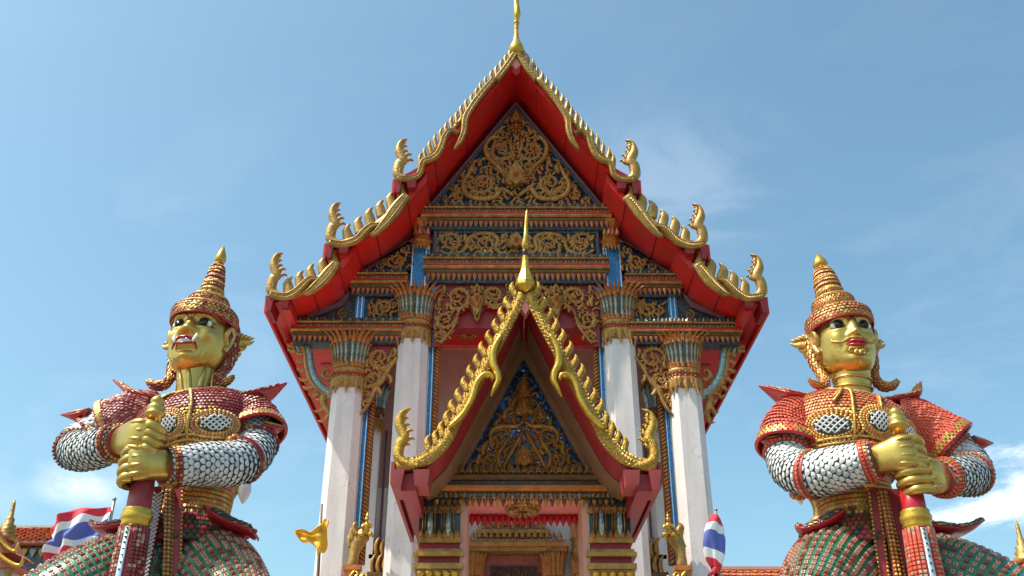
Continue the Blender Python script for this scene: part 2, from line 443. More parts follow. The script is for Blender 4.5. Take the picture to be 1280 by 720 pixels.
def mirror_bits(parent, inside, xr, zr, y, n, mats=('blue_glass', 'silver_glass')):
    """chips of coloured and mirror glass set unevenly in the ground of a panel"""
    mb = MB(); rg = random.Random(5)
    for i in range(n):
        x, z = rg.uniform(*xr), rg.uniform(*zr)
        if not inside(x, z): continue
        r = rg.uniform(.012, .024); a = rg.uniform(0, 3.14); ty = rg.uniform(-.01, .01)
        p = [(x + r * math.cos(a + k * math.pi / 2), y + ty * (1 if k % 2 else -1), z + r * math.sin(a + k * math.pi / 2)) for k in range(4)]
        mb.add(p + [(x, y + .03, z)], [(0, 3, 2, 1), (0, 1, 4), (1, 2, 4), (2, 3, 4), (3, 0, 4)], 0 if rg.random() < .72 else 1)
    return tag(mb.build('mirror_bits', mats, parent), kind='stuff')
def leaf_field(parent, inside, xr, zr, y, size, mats=('old_gold', 'orange_gilt')):
    """small low curls packed behind the large scrolls of a carved panel"""
    mb = MB(); rg = random.Random(11)
    nx = int((xr[1] - xr[0]) / size); nzz = int((zr[1] - zr[0]) / size)
    for i in range(nx + 1):
        for j in range(nzz + 1):
            x = xr[0] + (i + (0.5 if j % 2 else 0)) * size + rg.uniform(-.25, .25) * size; z = zr[0] + j * size + rg.uniform(-.25, .25) * size
            if not inside(x, z) or not inside(x, z + size * .8): continue
            s = 1 if x > 0 else -1
            flame(size * rg.uniform(1.1, 1.6), size * .62, 0.45 * s * rg.choice((1, 1, -1)), 0.06, rg.choice((0, 0, 0, 1)), mb, (x, z - size * .4), y, rg.uniform(-1.1, 1.1), 5, 2)
    return tag(mb.build('leaf_field', mats, parent), kind='stuff')

# ---------------------------------------------------------------- the ordination hall
YF, YP, YC, YB = 16.5, 17.5, 17.66, 19.5           # roof front, gable wall, column axis, back wall of the veranda
hall = thing('temple_hall', 'tall white-columned temple hall with a three-tiered red and gold gabled roof', 'temple', (0, YP, 0))

T1A = [(-0.01, 16.02), (-0.21, 15.63), (-0.43, 15.26)]
T1B = [(-0.46, 15.28), (-0.76, 14.83), (-0.95, 14.48), (-1.05, 14.23), (-1.07, 13.92), (-1.15, 13.64), (-1.26, 13.44)]
T1C = [(-1.17, 13.86), (-1.32, 13.94), (-1.45, 13.82), (-1.51, 13.58), (-1.59, 13.36), (-1.72, 13.23), (-1.86, 13.17), (-1.9, 13.05), (-1.94, 12.86), (-2.1, 12.76), (-2.37, 12.76)]
T2D = [(-2.17, 12.36), (-2.30, 12.16), (-2.40, 11.99), (-2.50, 11.81), (-2.62, 11.63), (-2.71, 11.50), (-2.81, 11.44)]
T2E = [(-2.64, 11.68), (-2.79, 11.68), (-2.92, 11.57), (-3.05, 11.39), (-3.2, 11.3), (-3.38, 11.26), (-3.59, 11.3)]
T3D = [(-3.42, 10.84), (-3.53, 10.67), (-3.63, 10.51), (-3.73, 10.38), (-3.82, 10.28), (-3.89, 10.22), (-3.98, 10.19)]
T3E = [(-3.72, 10.51), (-3.89, 10.51), (-4.0, 10.39), (-4.13, 10.24), (-4.27, 10.15), (-4.42, 10.15), (-4.6, 10.19)]
HH = [(0.30, -0.05), (0.14, -0.02), (-0.02, 0.10), (-0.015, 0.34), (0.05, 0.46), (-0.03, 0.66), (-0.04, 0.78), (0.0, 0.90), (0.13, 0.98)]

def finial_mesh(s, name='finial'):
    mb = MB()
    P = cat([(s * x, z) for x, z in HH], 5)
    mb.flat_tube(P, [0.11, 0.15, 0.22, 0.23, 0.22, 0.19, 0.14, 0.085, 0.006], 0.15, 0, 0, 8)
    mb.flat_tube([(x + s * 0.045, z - 0.01) for x, z in P[4:26]], [0.03, 0.06, 0.05, 0.02], 0.2, 0, 0, 6)
    for (x, z, h, a) in ((0.07, 0.84, 0.11, 20), (0.06, 0.75, 0.13, 35), (0.08, 0.64, 0.13, 40), (0.12, 0.55, 0.15, 50), (0.14, 0.45, 0.15, 70)):
        flame(h * 1.3, 0.085, 0.35 * s, 0.09, 0, mb, (s * (x - 0.06), z - 0.07), 0, -s * R(a * 0.8), 6, 2)
    for (x, z, h, a) in ((-0.06, 0.42, 0.09, 55), (-0.05, 0.2, 0.08, 80)):
        flame(h, 0.05, 0.3 * s, 0.07, 0, mb, (s * (x + 0.04), z - 0.04), 0, s * R(a), 6, 2)
    return mb.mesh(name, ('gold',))
FIN = {s: finial_mesh(s) for s in (1, -1)}
TOOTH = {}
for s in (1, -1):
    mb = MB()
    P = cat([(s * 0.0, -0.06), (-s * 0.012, 0.10), (-s * 0.025, 0.22), (-s * 0.012, 0.30), (s * 0.03, 0.375)], 3)
    mb.flat_tube(P, [0.12, 0.135, 0.115, 0.062, 0.006], 0.11, 0, 0, 8)
    TOOTH[s] = mb.mesh('roof_tooth', ('gold',))

def purlin_end_mesh(w, h, taper):
    mb = MB()
    vs = [(-w / 2, -0.07, 0), (w / 2, -0.07, 0), (w / 2 * taper, -0.05, -h), (-w / 2 * taper, -0.05, -h)]
    vs += [(x, 0.5, z) for x, _, z in vs]
    mb.add(vs, [(0, 3, 2, 1), (4, 5, 6, 7), (0, 1, 5, 4), (1, 2, 6, 5), (2, 3, 7, 6), (3, 0, 4, 7)])
    return mb.mesh('purlin_end', ('dark_red',))
PE1, PE2 = purlin_end_mesh(0.17, 0.30, 0.45), purlin_end_mesh(0.19, 0.17, 0.8)

SLABS = [  # upper line of the red soffit at the front, tier by tier
    [(0.0, 15.80), (-0.6, 14.88), (-1.2, 13.95), (-1.8, 13.07), (-2.42, 12.62)],
    [(-1.80, 12.80), (-2.3, 12.10), (-2.9, 11.48), (-3.66, 11.16)],
    [(-3.10, 11.22), (-3.5, 10.62), (-4.0, 10.28), (-4.66, 10.04)]]
def tier(s, k):
    sl = [(s * -x, z) for x, z in SLABS[k]] if s > 0 else SLABS[k]
    fine = cat(sl, 4)
    mb = MB()
    th, top = 0.20, 0.26
    y0, y1 = YF + 0.03 + 0.05 * k, 31.0
    lower = [(x, z) for x, z in fine]; upper = [(x, z + th) for x, z in fine]
    n = len(fine)
    A = [(x, y0, z) for x, z in lower]; B = [(x, y0, z) for x, z in upper]
    A2 = [(x, y1, z) for x, z in lower]; B2 = [(x, y1, z) for x, z in upper]
    vs = A + B + A2 + B2; fs = []; ms = []
    for i in range(n - 1):
        fs.append((i, i + 1, n + i + 1, n + i)); fs.append((2 * n + i, 3 * n + i, 3 * n + i + 1, 2 * n + i + 1))
        fs.append((i, 2 * n + i, 2 * n + i + 1, i + 1))
    fs.append((0, n, 3 * n, 2 * n)); fs.append((n - 1, 3 * n - 1, 4 * n - 1, 2 * n - 1))
    mb.add(vs, fs, 0)
    mb.add(B + B2, [(i, i + 1, n + i + 1, n + i) for i in range(n - 1)], 1)
    r = mb.build('roof_tier', ['red', 'roof_tile'], hall)
    # battens across the soffit and a drip board at the eave
    xe, ze = lower[-1]
    e = MB(); e.box(min(xe, xe + s * 0.05), max(xe, xe + s * 0.05), y0 - 0.05, y1, ze - 0.16, ze + 0.16)
    e.build('eave_board', ['red'], r)
    for i in (3, 7, 11):                                   # joints between the soffit boards
        if i < n - 2:
            j = MB(); x_, z_ = lower[i]; j.box(x_ - .014, x_ + .014, y0 + .01, 22, z_ - .012, z_ + .012); j.build('board_joint', ['dark_red'], r)
    bt = MB(); xi = xe - s * 0.26
    zi = sample([p[1] for p in fine[-5:]], 0.62)
    bt.box(min(xi, xi - s * .16), max(xi, xi - s * .16), y0 + 0.02, y1, zi - 0.16, zi - 0.004)
    bt.build('purlin', ['red'], r)
    return r
TIERS = {}
for s in (-1, 1):
    for k in range(3): TIERS[s, k] = tier(s, k)
BANDW = {0: [0.13, 0.14], 1: [0.12, 0.15, 0.15, 0.14, 0.12, 0.02], 2: [0.06, 0.12, 0.14, 0.14, 0.13, 0.13, 0.13]}
def band(s, k, pts, w, y, depth=0.13, nm='naga_band', m='gold'):
    mb = MB(); mb.flat_tube(cat([(-s * x, z) for x, z in pts], 5), w, depth, y, 0, 10)
    # raised ribs cut along the body, and chevron scales between them
    P = cat([(-s * x, z) for x, z in pts], 5); n = len(P)
    for q in (-.24, .24):
        R_ = []
        for i in range(n):
            a_, b_ = P[max(i - 1, 0)], P[min(i + 1, n - 1)]
            tx, tz = b_[0] - a_[0], b_[1] - a_[1]; L = math.hypot(tx, tz) or 1
            ww = sample(w, i / (n - 1)); R_.append((P[i][0] - tz / L * ww * q, P[i][1] + tx / L * ww * q))
        mb.flat_tube(R_, [.012, .022, .022, .008], .03, y - depth * .44, 0, 5)
    for i in range(2, n - 2):
        a_, b_ = P[i], P[i + 1]; tx, tz = b_[0] - a_[0], b_[1] - a_[1]; L = math.hypot(tx, tz) or 1; tx, tz = tx / L, tz / L
        h = sample(w, i / (n - 1)) * .2
        mb.add([(a_[0] - tz * h, y - depth * .46, a_[1] + tx * h), (a_[0] + tx * h * 1.1, y - depth * .60, a_[1] + tz * h * 1.1), (a_[0] + tz * h, y - depth * .46, a_[1] - tx * h), (a_[0] + tx * h * .3, y - depth * .44, a_[1] + tz * h * .3)], [(0, 1, 3), (1, 2, 3)], 0)
    return mb.build(nm, [m], TIERS[s, k])
def backing(s, k, line, w):
    """plain gold board under the teeth, behind the naga"""
    mb = MB(); P = [(-s * x, z) for x, z in line]
    up = [(x, z + w) for x, z in P[::-1]]
    mb.prism(P + up, YF - 0.02, YF + 0.06)
    return mb.build('bargeboard', ['gold'], TIERS[s, k])
for s in (-1, 1):
    sx = -s                                            # pieces lean towards the ridge
    band(s, 0, T1A, [0.15, 0.15, 0.14], YF - 0.06)
    band(s, 0, T1B, BANDW[1], YF - 0.09)
    band(s, 0, T1C, BANDW[2], YF - 0.075)
    band(s, 1, T2D, [0.17, 0.25, 0.26, 0.22, 0.18, 0.12, 0.03], YF - 0.07)
    band(s, 1, T2E, [0.06, 0.15, 0.17, 0.17, 0.16, 0.15], YF - 0.05)
    band(s, 2, T3D, [0.17, 0.25, 0.26, 0.22, 0.18, 0.12, 0.03], YF - 0.05)
    band(s, 2, T3E, [0.06, 0.15, 0.17, 0.17, 0.16, 0.15], YF - 0.03)
    rail = MB(); rail.flat_tube([(s * 0.03, 15.98), (s * 1.96, 13.02)], [0.09, 0.10], 0.10, YF, 0, 6); rail.build('tooth_rail', ['gold'], TIERS[s, 0])
    for k_, pts_ in ((1, [(-2.14, 12.40), (-2.45, 12.02), (-2.80, 11.66), (-3.10, 11.42), (-3.58, 11.28)]), (2, [(-3.38, 10.90), (-3.65, 10.62), (-3.92, 10.38), (-4.2, 10.20), (-4.6, 10.17)])):
        rail = MB(); rail.flat_tube(cat([(s * -x, z) for x, z in pts_], 4), [.14, .16, .16, .14, .13], .10, YF + .02 * k_, 0, 8); rail.build('tooth_rail', ['gold'], TIERS[s, k_])
    def teeth(k, p0, p1, n, sc, y, fat=1.0):
        for i in range(n):
            t = i / (n - 1)
            h = sc * random.uniform(0.95, 1.05)
            put('roof_tooth', TOOTH[-s], TIERS[s, k], (s * -lerp(p0[0], p1[0], t), y, lerp(p0[1], p1[1], t)), (R(random.uniform(-3, 3)), s * R(random.uniform(0, 7)), 0), (h * fat, 1, h))
    teeth(0, (-0.11, 15.87), (-1.93, 13.12), 19, 0.86, YF)
    teeth(1, (-2.25, 12.36), (-3.24, 11.42), 6, 0.94, YF + 0.05, 1.6)
    teeth(2, (-3.48, 10.88), (-4.28, 10.28), 5, 0.92, YF + 0.08, 1.6)
    for k, (x, z) in enumerate(((-2.34, 12.80), (-3.57, 11.34), (-4.59, 10.22))):
        sc = (0.98, 0.92, 0.92)[k]
        put('finial', FIN[-s], TIERS[s, k], (s * -x, YF - 0.02 + 0.03 * k, z), (0, 0, 0), (sc, 1, sc))
        put('purlin_end', PE1, TIERS[s, k], (s * -(x - 0.01), YF - 0.03 + 0.03 * k, z - 0.06))
        put('purlin_end', PE2, TIERS[s, k], (s * -(x + 0.26), YF - 0.02 + 0.03 * k, z - 0.07))
# ridge spire (cho fa)
ch = MB()
ch.lathe([(0.02, 15.98), (0.10, 16.0), (0.155, 16.07), (0.165, 16.14), (0.14, 16.24), (0.085, 16.36), (0.055, 16.5), (0.047, 16.7)], 16, (0.0, YF - 0.02, 0))
P = [(0, YF - 0.02, 16.68), (0.005, YF - 0.03, 16.95), (0.02, YF - 0.07, 17.1), (0.012, YF - 0.06, 17.25), (0.0, YF - 0.02, 17.5), (0.0, YF - 0.06, 17.9), (0, YF - 0.25, 18.35)]
ch.tube(cat(P, 4), [0.047, 0.052, 0.075, 0.07, 0.06, 0.05, 0.012], 10)
ch.lathe([(0.055, 16.86), (0.07, 16.89), (0.055, 16.92)], 12, (0.0, YF - 0.025, 0))
ch.build('ridge_spire', ['bright_gold'], hall)
ap = MB(); ap.prism([(-0.11, 15.72), (0, 15.60), (0.11, 15.72), (0.05, 15.9), (-0.05, 15.9)], YF - 0.05, YF + 0.2)
ap.build('apex_block', ['rose'], hall)

# gable wall behind everything, from the columns up to the soffit
wl = MB()
wl.prism([(-4.45, 10.06), (-3.42, 10.42), (-2.2, 11.95), (-1.75, 12.70), (0, 15.62), (1.75, 12.70), (2.2, 11.95), (3.42, 10.42), (4.45, 10.06)], YP + 0.12, YP + 0.42)
wl.build('gable_wall', ['dark_red'], hall)
# main pediment
pd = MB(); pd.prism([(0.0, 15.40), (-1.80, 12.70), (1.80, 12.70)], YP - 0.02, YP + 0.119)
ped = pd.build('pediment', ['blue_mosaic'], hall)
leaf_field(ped, lambda x, z: 12.78 < z < 15.25 - 1.47 * abs(x), (-1.8, 1.8), (12.75, 15.3), YP - 0.035, 0.125)
fr = MB()
for s in (-1, 1):
    fr.prism([(0, 15.48), (0, 15.40), (s * 1.80, 12.70), (s * 1.855, 12.70)], YP - 0.09, YP + 0.118, 0)
    fr.prism([(0, 15.40), (0, 15.30), (s * 1.735, 12.70), (s * 1.80, 12.70)], YP - 0.055, YP + 0.117, 1)
fr.build('pediment_frame', ['mauve', 'slate'], ped)
yS = YP - 0.05
put('plaque', PLQ, ped, (0, yS - 0.02, 13.36), (0, 0, 0), (0.5, 1, 0.5))
put('rosette', ROS, ped, (0, yS, 14.78), (0, 0, 0), (0.16, 0.5, 0.16))
put('plaque', PLQ, ped, (0, yS, 14.95), (0, 0, 0), (0.26, 1, 0.26))
for s in (-1, 1):
    scr(ped, s * 0.28, yS, 14.62, 0.15, -s, bank=SCR2)
    scr(ped, s * 0.32, yS, 14.20, 0.29, s, R(20) * s)
    scr(ped, s * 0.72, yS, 13.36, 0.31, -s, R(-30) * s)
    scr(ped, s * 0.30, yS - 0.01, 13.78, 0.17, -s, R(60) * s, SCR2)
    scr(ped, s * 1.20, yS, 13.06, 0.15, -s, 0, SCR2)
    scr(ped, s * 1.45, yS, 12.93, 0.09, -s, 0, SCR2)
    sw = MB()
    sw.flat_tube(cat([(s * 0.05, 13.02), (s * 0.30, 13.20), (s * 0.45, 13.00), (s * 0.75, 12.95), (s * 1.02, 13.06), (s * 1.12, 13.32), (s * 1.0, 13.6), (s * 0.88, 13.95)], 4), [0.05, 0.12, 0.14, 0.15, 0.14, 0.12, 0.1, 0.02], 0.10, yS - 0.01, 0, 6)
    sw.flat_tube(cat([(s * 0.22, 13.45), (s * 0.38, 13.75), (s * 0.60, 14.0), (s * 0.66, 14.3), (s * 0.52, 14.52), (s * 0.36, 14.5)], 4), [0.05, 0.11, 0.12, 0.12, 0.1, 0.03], 0.10, yS - 0.02, 0, 6)
    sw.flat_tube(cat([(s * 0.02, 13.95), (s * 0.12, 14.3), (s * 0.10, 14.55)], 4), [0.04, 0.1, 0.03], 0.09, yS, 0, 6)
    for (x, z, h, a) in ((0.92, 13.7, 0.34, 6), (0.78, 13.85, 0.26, 18), (1.08, 13.5, 0.24, -10), (0.50, 14.55, 0.28, 22), (0.36, 14.72, 0.24, 26), (1.28, 13.2, 0.2, 10), (0.20, 15.0, 0.2, 26), (0.12, 13.55, 0.25, -30)):
        flame(h, 0.10, -0.3 * s, 0.08, 0, sw, (s * x, z - 0.08), yS, s * R(a), 6)
    sw.build('swag', ['old_gold'], ped)

mirror_bits(ped, lambda x, z: 12.78 < z < 15.25 - 1.47 * abs(x), (-1.8, 1.8), (12.75, 15.3), YP - 0.035, 420)
# beams: a stack of mouldings with rows of lotus petals
def beam(name, parent, x0, x1, z0, z1, y, top=0.12, drop=0.12, pw=0.085):
    """mouldings from z0 (bottom) to z1 (top), petals standing on top and hanging below"""
    h = z1 - z0
    b = MB()
    b.box(x0 + 0.05, x1 - 0.05, y + 0.02, y + 0.30, z0 - drop, z0 + 0.10 * h, 3)
    b.mould([(y + .30, z0 + .1 * h), (y - .02, z0 + .1 * h), (y - .04, z0 + .16 * h), (y - .04, z0 + .28 * h), (y - .01, z0 + .32 * h), (y + .30, z0 + .32 * h)], x0 + 0.03, x1 - 0.03, 2)
    b.mould([(y + .30, z0 + .32 * h), (y - .05, z0 + .33 * h), (y - .085, z0 + .40 * h), (y - .085, z0 + .48 * h), (y - .05, z0 + .55 * h), (y + .30, z0 + .55 * h)], x0, x1, 0)
    b.mould([(y + .30, z0 + .55 * h), (y - .06, z0 + .555 * h), (y - .06, z0 + .64 * h), (y + .30, z0 + .64 * h)], x0, x1, 1)
    b.mould([(y + .30, z0 + .64 * h), (y - .03, z0 + .645 * h), (y - .03, z0 + .88 * h), (y + .30, z0 + .88 * h)], x0, x1, 2)
    b.mould([(y + .30, z0 + .88 * h), (y - .08, z0 + .89 * h), (y - .10, z0 + .95 * h), (y - .08, z1), (y + .30, z1)], x0, x1, 0)
    b.box(x0 + 0.04, x1 - 0.04, y + 0.03, y + 0.30, z1, z1 + top, 3)
    o = b.build(name, ['old_gold', 'red', 'brown_gold', 'slate'], parent)
    petal_row('petal_row', o, x0 + 0.04, x1 - 0.04, y + 0.0, z1 + 0.002, top, pw, 1, ('brown_gold', 'teal_glass'), 0.05, 1)
    petal_row('petal_row', o, x0 + 0.05, x1 - 0.05, y - 0.02, z0 + 0.10 * h, drop + 0.1 * h, pw * 1.2, -1, ('petal_red', 'orange_gilt'), 0.05, 1)
    petal_row('petal_row', o, x0, x1, y - 0.035, z0 + 0.66 * h, 0.2 * h, pw * 0.9, 1, ('orange_gilt', 'teal_glass'), 0.03, 1)
    return o
beam('upper_beam', hall, -1.96, 1.96, 12.34, 12.70, YP - 0.10, 0.13, 0.14)
beam('lower_beam', hall, -1.86, 1.86, 11.12, 11.50, YP - 0.10, 0.13, 0.16)
# frieze with five scrolls between the two beams
fz = MB(); fz.box(-1.68, 1.68, YP, YP + 0.11, 11.625, 12.20)
frz = fz.build('frieze', ['blue_mosaic'], hall)
leaf_field(frz, lambda x, z: True, (-1.58, 1.58), (11.72, 12.1), YP - 0.01, 0.11)
fb = MB()
for s in (-1, 1):
    fb.box(min(s * 1.68, s * 1.62), max(s * 1.68, s * 1.62), YP - 0.04, YP + 0.1, 11.63, 12.2)
fb.box(-1.62, 1.62, YP - 0.03, YP + 0.1, 12.14, 12.2)
fb.build('frieze_frame', ['slate'], frz)
mirror_bits(frz, lambda x, z: True, (-1.6, 1.6), (11.66, 12.18), YP - 0.012, 160)
put('plaque', PLQ, frz, (0, YP - 0.02, 11.83), (0, 0, 0), (0.42, 1, 0.30))
for s in (-1, 1):
    scr(frz, s * 0.66, YP - 0.02, 11.88, 0.25, -s, R(25) * s)
    scr(frz, s * 1.34, YP - 0.02, 11.92, 0.26, s, R(170))
    st = MB()
    st.flat_tube(cat([(s * 0.12, 11.68), (s * 0.3, 11.66), (s * 0.42, 11.78), (s * 0.38, 12.0), (s * 0.52, 12.13), (s * 0.8, 12.12), (s * 0.98, 12.0), (s * 1.02, 11.8), (s * 1.15, 11.68), (s * 1.4, 11.65), (s * 1.6, 11.75)], 4), [0.04, 0.09, 0.1, 0.1, 0.1, 0.1, 0.1, 0.1, 0.1, 0.09, 0.03], 0.08, YP - 0.02, 0, 6)
    for (x, z, h, a) in ((0.9, 11.70, 0.2, 0), (1.06, 12.12, 0.18, 180), (0.46, 11.66, 0.16, -30), (1.58, 12.1, 0.18, 150), (0.2, 12.12, 0.18, 200), (0.28, 11.9, 0.2, 20)):
        flame(h, 0.09, -0.3 * s, 0.08, 0, st, (s * x, z), YP - 0.015, s * R(a), 6)
    st.build('stem', ['old_gold'], frz)
# hanging arch panel (red ground, gold scrolls) under the lower beam
ar = MB()
for s in (-1, 1):
    ar.prism([(0, 10.98), (0, 10.62), (s * 0.36, 10.46), (s * 0.62, 10.45), (s * 0.77, 10.16), (s * 0.93, 10.45), (s * 1.12, 10.30), (s * 1.22, 10.02), (s * 1.33, 9.80), (s * 1.45, 9.62), (s * 1.62, 9.62), (s * 1.62, 10.98)], YP + 0.02, YP + 0.10)
arch = ar.build('hanging_arch', ['dark_red'], hall)
for s in (-1, 1):
    scr(arch, s * 1.16, YP - 0.03, 10.66, 0.29, -s, R(200), SCR2)
    scr(arch, s * 0.44, YP - 0.03, 10.70, 0.27, s, R(140), SCR2)
    scr(arch, s * 1.39, YP - 0.03, 10.17, 0.22, s, R(30) * s)
    scr(arch, s * 1.47, YP - 0.03, 9.83, 0.14, -s, R(30) * s)
    put('plaque', PLQ, arch, (s * 0.78, YP - 0.04, 10.62), (0, R(180), 0), (0.30, 1, 0.36))
    put('plaque', PLQ, arch, (s * 0.78, YP - 0.04, 10.72), (0, 0, 0), (0.26, 1, 0.2))
    ln = MB()
    ln.flat_tube(cat([(s * 0.02, 10.94), (s * 0.2, 10.5), (s * 0.45, 10.42), (s * 0.66, 10.55), (s * 0.77, 10.14), (s * 0.9, 10.52), (s * 1.12, 10.36), (s * 1.2, 10.06), (s * 1.32, 9.86), (s * 1.46, 9.66)], 4), [0.05] * 4, 0.07, YP - 0.03, 0, 6)
    for (x, z, h, a) in ((1.5, 10.45, 0.26, 0), (0.9, 10.9, 0.2, 160), (1.52, 10.0, 0.2, 0), (0.12, 10.75, 0.2, -20), (1.45, 10.92, 0.2, 180), (0.68, 10.9, 0.2, 200), (1.22, 10.38, 0.14, -40), (0.2, 10.95, 0.2, 170)):
        flame(h, 0.09, -0.3 * s, 0.08, 0, ln, (s * x, z), YP - 0.03, s * R(a), 6)
    ln.build('stem', ['old_gold'], arch)
leaf_field(arch, lambda x, z: z > 10.5 or (abs(x) > 1.25 and z > 9.75) , (-1.55, 1.55), (9.8, 10.85), YP - 0.01, 0.105)
# upper pilasters: blue glass shafts with little gilt capitals
for s in (-1, 1):
    p = MB()
    p.box(s * 1.92 - 0.17, s * 1.92 + 0.17, YP + 0.0, YP + 0.2, 10.7, 11.80)
    pl = p.build('pilaster', ['blue_glass'], hall)
    q = MB()
    for dx in (-0.175, 0.10, 0.15): q.box(s * (1.92 - dx) - 0.012, s * (1.92 - dx) + 0.012, YP - 0.03, YP + 0.1, 10.7, 11.80)
    q.box(s * 1.65 - 0.05, s * 1.65 + 0.05, YP + 0.01, YP + 0.1, 10.7, 11.1, 1)
    q.build('glass_bead', ['silver_glass', 'blue_glass'], pl)
    q = MB()
    q.lathe([(0.19, 11.80), (0.21, 11.84), (0.19, 11.90), (0.23, 11.94), (0.19, 12.0), (0.17, 12.04), (0.17, 12.28), (0.24, 12.36), (0.24, 12.45)], 8, (s * 1.93, YP + 0.08, 0), 0, False, None, 1, 1, R(22.5))
    q.build('pilaster_capital', ['orange_gilt'], pl)
    petal_row('petal_row', pl, s * 1.93 - 0.18, s * 1.93 + 0.18, YP - 0.11, 11.82, 0.13, 0.075, -1, ('old_gold',))
    petal_row('petal_row', pl, s * 1.93 - 0.17, s * 1.93 + 0.17, YP - 0.10, 12.05, 0.2, 0.09, 1, ('old_gold', 'rose'), 0.04, 1)

# ---------------------------------------------------------------- side bays
def side_bay(s):
    X = lambda x: s * x
    def xs(a, b): return (min(X(a), X(b)), max(X(a), X(b)))
    a, b = xs(2.16, 3.32)
    u = beam('side_beam', hall, a, b, 10.80, 11.15, YP - 0.08, 0.12, 0.13, 0.08)
    a, b = xs(2.2, 4.36)
    l = beam('eave_beam', hall, a, b, 9.74, 10.06, YP - 0.11, 0.12, 0.11, 0.08)
    t = MB(); t.prism([(X(2.12), 11.28), (X(2.12), 11.92), (X(2.25), 11.90), (X(2.95), 11.28)], YP, YP + 0.118)
    tp = t.build('side_pediment', ['blue_mosaic'], hall)
    leaf_field(tp, lambda x, z: 11.3 < z < 11.9 - .92 * max(0, abs(x) - 2.25), xs(2.15, 2.9), (11.32, 11.85), YP - 0.015, 0.10)
    f = MB(); f.prism([(X(2.09), 12.0), (X(2.12), 11.92), (X(2.25), 11.90), (X(2.95), 11.28), (X(3.01), 11.28)], YP - 0.06, YP + 0.116)
    f.build('rake_trim', ['mauve'], tp)
    scr(tp, X(2.42), YP - 0.02, 11.50, 0.20, -s, R(-30) * s); scr(tp, X(2.28), YP - 0.02, 11.76, 0.12, s, 0, SCR2); scr(tp, X(2.72), YP - 0.02, 11.39, 0.11, -s, 0, SCR2)
    w = MB(); w.prism([(X(2.2), 10.18), (X(2.2), 10.70), (X(3.3), 10.70), (X(3.42), 10.46), (X(3.95), 10.20), (X(3.95), 10.18)], YP + 0.05, YP + 0.119)
    wp = w.build('side_panel', ['slate'], hall)
    c = MB(); x0, x1 = xs(2.34, 2.90); c.box(x0, x1, YP + 0.0, YP + 0.05, 10.22, 10.64)
    c.build('carved_board', ['blue_mosaic'], wp)
    leaf_field(wp, lambda x, z: z < 10.64, xs(2.37, 2.87), (10.27, 10.58), YP - 0.01, 0.09)
    scr(wp, X(2.60), YP - 0.03, 10.42, 0.20, s, R(90)); scr(wp, X(2.78), YP - 0.03, 10.36, 0.12, -s, 0, SCR2); scr(wp, X(2.42), YP - 0.03, 10.50, 0.11, -s, 0, SCR2)
    pl = MB(); x0, x1 = xs(2.99, 3.17); pl.box(x0, x1, YP - 0.02, YP + 0.06, 10.18, 10.70, 0)
    x0, x1 = xs(3.03, 3.05); pl.box(x0, x1, YP - 0.035, YP + 0.04, 10.18, 10.70, 1); x0, x1 = xs(3.11, 3.13); pl.box(x0, x1, YP - 0.035, YP + 0.04, 10.18, 10.70, 1)
    pl.build('glass_post', ['blue_glass', 'silver_glass'], wp)
    scr(wp, X(3.40), YP - 0.0, 10.30, 0.11, -s, 0, SCR2)
    tr = MB(); tr.prism([(X(3.3), 10.78), (X(3.30), 10.70), (X(3.42), 10.46), (X(4.0), 10.2), (X(4.1), 10.24), (X(3.48), 10.56)], YP - 0.05, YP + 0.117)
    tr.build('rake_trim', ['mauve'], wp)
    # spandrel bracket between the columns
    sp = MB(); sp.prism([(X(2.28), 9.62), (X(2.92), 9.62), (X(2.92), 8.25), (X(2.80), 8.42), (X(2.70), 8.75), (X(2.52), 8.95), (X(2.46), 9.25), (X(2.28), 9.35)], YP + 0.02, YP + 0.09)
    spd = sp.build('spandrel', ['dark_red'], hall)
    scr(spd, X(2.62), YP - 0.01, 9.36, 0.27, s, R(100), SCR2); scr(spd, X(2.74), YP - 0.01, 8.92, 0.19, -s, R(20) * s); scr(spd, X(2.82), YP - 0.01, 8.55, 0.12, s, R(20) * s)
    leaf_field(spd, lambda x, z: abs(x) > 2.3 + max(0, 9.35 - z) * .5, xs(2.3, 2.9), (8.4, 9.5), YP, 0.10)
    e = MB()
    e.flat_tube(cat([(X(2.28), 9.38), (X(2.42), 9.16), (X(2.52), 8.92), (X(2.66), 8.72), (X(2.78), 8.4), (X(2.91), 8.2)], 4), [0.07, 0.09, 0.09, 0.05], 0.1, YP - 0.01, 0, 6)
    for (x, z, h, aa) in ((2.45, 9.0, 0.18, 150), (2.62, 8.72, 0.16, 150), (2.84, 9.15, 0.2, 0), (2.85, 8.72, 0.16, 0), (2.36, 9.55, 0.18, 170)):
        flame(h, 0.08, -0.3 * s, 0.08, 0, e, (X(x), z), YP - 0.02, s * R(aa), 6)
    e.build('stem', ['old_gold'], spd)
    # naga bracket from the outer column out to the eave
    nb = MB(); yb = YC - 0.02
    body = cat([(X(3.44), 8.62), (X(3.66), 8.74), (X(3.86), 8.98), (X(3.97), 9.28), (X(4.02), 9.55), (X(4.12), 9.72), (X(4.24), 9.66), (X(4.20), 9.52)], 5)
    nb.flat_tube(body, [0.22, 0.20, 0.17, 0.15, 0.14, 0.14, 0.12, 0.04], 0.16, yb, 0, 8)
    br = nb.build('naga_bracket', ['teal_glass'], hall)
    nb = MB()
    nb.flat_tube([(x + X(0.07), z - 0.03) for x, z in body[2:34]], [0.06, 0.10, 0.09, 0.08, 0.05], 0.19, yb, 0, 8)
    for i, (x, z) in enumerate(body[2:34:3]):
        flame(0.24 - 0.008 * i, 0.10, -0.35 * s, 0.10, 0, nb, (x + X(0.05), z - 0.03), yb, s * R(-118 + i * 3.5) , 6)
